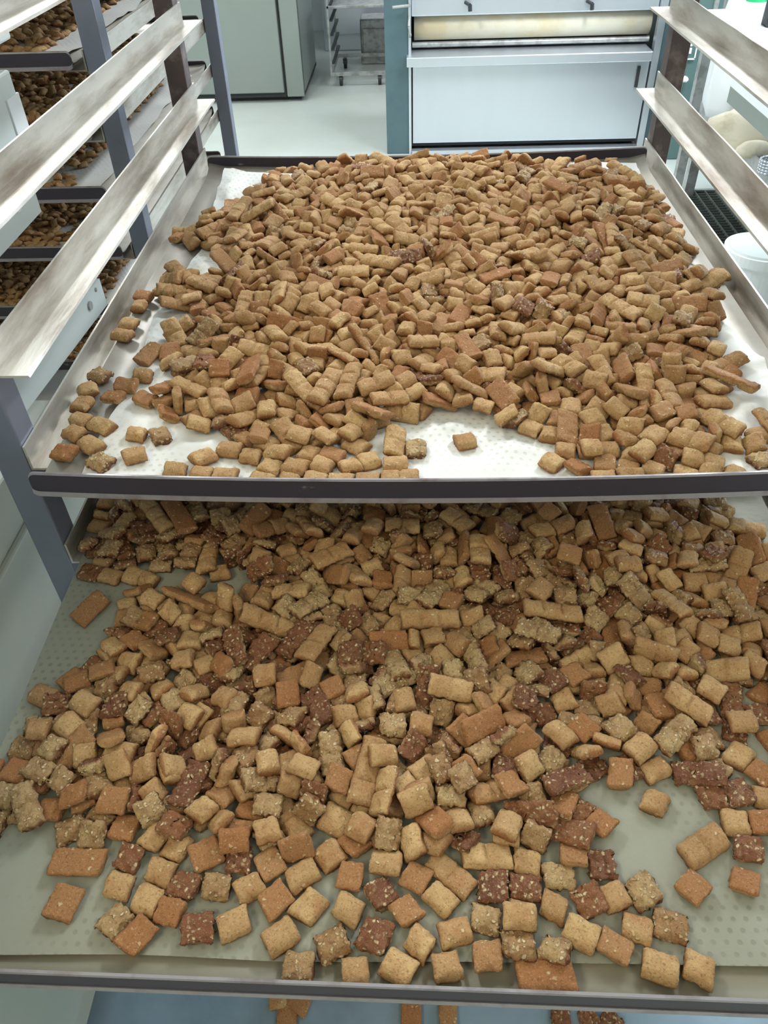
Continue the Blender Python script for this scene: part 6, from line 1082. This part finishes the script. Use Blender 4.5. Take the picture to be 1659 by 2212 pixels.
# tall filled bag, on the lower shelf
def blob(name, m, label, cat, c, prof, sx, sy, seed, amp, n=40, rings=None):
    V = []; F = []; m_ = len(prof)
    for i, (h_, r_) in enumerate(prof):
        for k in range(n):
            a = 2 * math.pi * k / n; q = 1 + amp * vn(math.cos(a) * 2 + i * .35, math.sin(a) * 2 + seed, 1.3, seed) + amp * .5 * vn(math.cos(a) * 5, math.sin(a) * 5 + i * .6, 1.7, seed + 4)
            V.append((c[0] + sx * r_ * q * math.cos(a), c[1] + sy * r_ * q * math.sin(a), c[2] + h_))
    for i in range(m_ - 1):
        for k in range(n): j = (k + 1) % n; F.append((i * n + k, i * n + j, (i + 1) * n + j, (i + 1) * n + k))
    F.append(tuple(range(n))[::-1]); F.append(tuple((m_ - 1) * n + k for k in range(n)))
    o = raw(name, V, F, m); return tag(o, label, cat)
zs = H - 1.05
cb_ = ony(1580, 262, 3.55); bx = max(cb_.x, 1.42)
blob('flour_bag', M_bag, 'tall filled white plastic bag standing on the dark shelf at right', 'bag', (*onz(1572, 250, zs).xy, zs), [(0, .55), (.01, .8), (.05, .95), (.16, 1.02), (.30, 1.0), (.42, .92), (.50, .75), (.55, .45), (.60, .36), (.66, .42), (.70, .40)], .125, .125, 3, .16)
cl = ony(1610, 300, 3.25)
blob('folded_cloth', M_cloth, 'floury cream cloth bundled on the dark shelf in front of the white bag', 'cloth', (*onz(1612, 318, zs).xy, zs), [(0, .9), (.02, 1.0), (.06, .98), (.10, .85), (.13, .55), (.14, .2)], .17, .10, 7, .25)
blob('folded_cloth', M_cloth, 'small pale rolled cloth lying just before the floury cream bundle', 'cloth', (*onz(1625, 338, zs).xy, zs), [(0, .8), (.015, 1.0), (.035, .95), (.055, .6), (.06, .2)], .07, .03, 9, .15)
g = MB(); c0 = (*onz(1662, 376, zs).xy, zs); pts = []
for k in range(90): a = k / 90 * 2 * math.pi * 5; pts.append((c0[0] + .045 * math.cos(a), c0[1] + .045 * math.sin(a), c0[2] + .006 + .05 * k / 90))
g.tube(pts, .0045, 6); tag(g.build('wire_coil', M_inox, smooth=True), 'shiny wire coil lying on the dark shelf at the right edge', 'wire')
# bottle with a green cap and the dark box beside it, on the white top
zt = H - .585; pb = onz(1620, 58, zt)
t = empty('side_table', (1.7, 3.1, 0), 'white-topped table behind the workbench carrying the green bottle', 'table')
MB().box(pb.x - .10, 2.3, 2.78, 3.42, zt - .035, zt, .004).build('table_top', M_whitep, t)
for x, y in ((pb.x - .06, 3.38), (2.25, 3.38), (2.25, 2.82)): MB().box(x, x + .035, y - .035, y, 0, zt - .0355).build('leg', M_trolley, t)
put(t)
t = empty('bottle', (pb.x, pb.y, zt), 'white-based bottle with a bright green body on the white table behind', 'bottle')
MB().cyl((pb.x, pb.y, zt), (pb.x, pb.y, zt + .075), .033, n=28).build('white_base', M_whitep, t)
MB().cyl((pb.x, pb.y, zt + .075), (pb.x, pb.y, zt + .19), .033, n=28).cyl((pb.x, pb.y, zt + .19), (pb.x, pb.y, zt + .22), .033, .015, n=28).build('green_body', M_gcap, t)
MB().cyl((pb.x, pb.y, zt + .22), (pb.x, pb.y, zt + .25), .015, n=20).build('cap', M_whitep, t)
put(t)
tag(MB().box(pb.x + .045, pb.x + .30, pb.y - .03, pb.y + .14, zt, zt + .22, .01).build('black_box', M_black), 'black box beside the green bottle on the white table behind', 'box')

# ---- white bin and blue frame on the floor, right ----------------------------------------
t = empty('plastic_pail', (1.155, 2.500, 0), 'round white plastic pail with a snapped-on lid on the floor at right', 'pail')
MB().cyl((1.155, 2.500, .001), (1.155, 2.500, .325), .100, .112, n=48).build('pail_body', M_whitep, t, smooth=False)
MB().cyl((1.155, 2.500, .318), (1.155, 2.500, .350), .120, .120, n=48).build('rim', M_whitep, t)
MB().cyl((1.155, 2.500, .350), (1.155, 2.500, .356), .110, .106, n=48).build('lid', M_white, t)
for c in t.children: c.data.shade_smooth() if False else None
put(t)
q = Vector((1.265, 2.44, 0))
t = empty('blue_frame', (1.5, 2.6, 0), 'blue-grey steel frame with a pale blue panel at the right edge', 'frame')
fx = q.x + .045; fy = q.y - .06
MB().box(fx, fx + .05, fy, fy + .05, .015, .60).box(fx, fx + .5, fy, fy + .05, .015, .06).build('frame_bar', M_blue, t)
MB().box(fx + .05, fx + .5, fy + .01, fy + .03, .07, .56).build('pale_panel', M_pblue, t); put(t)
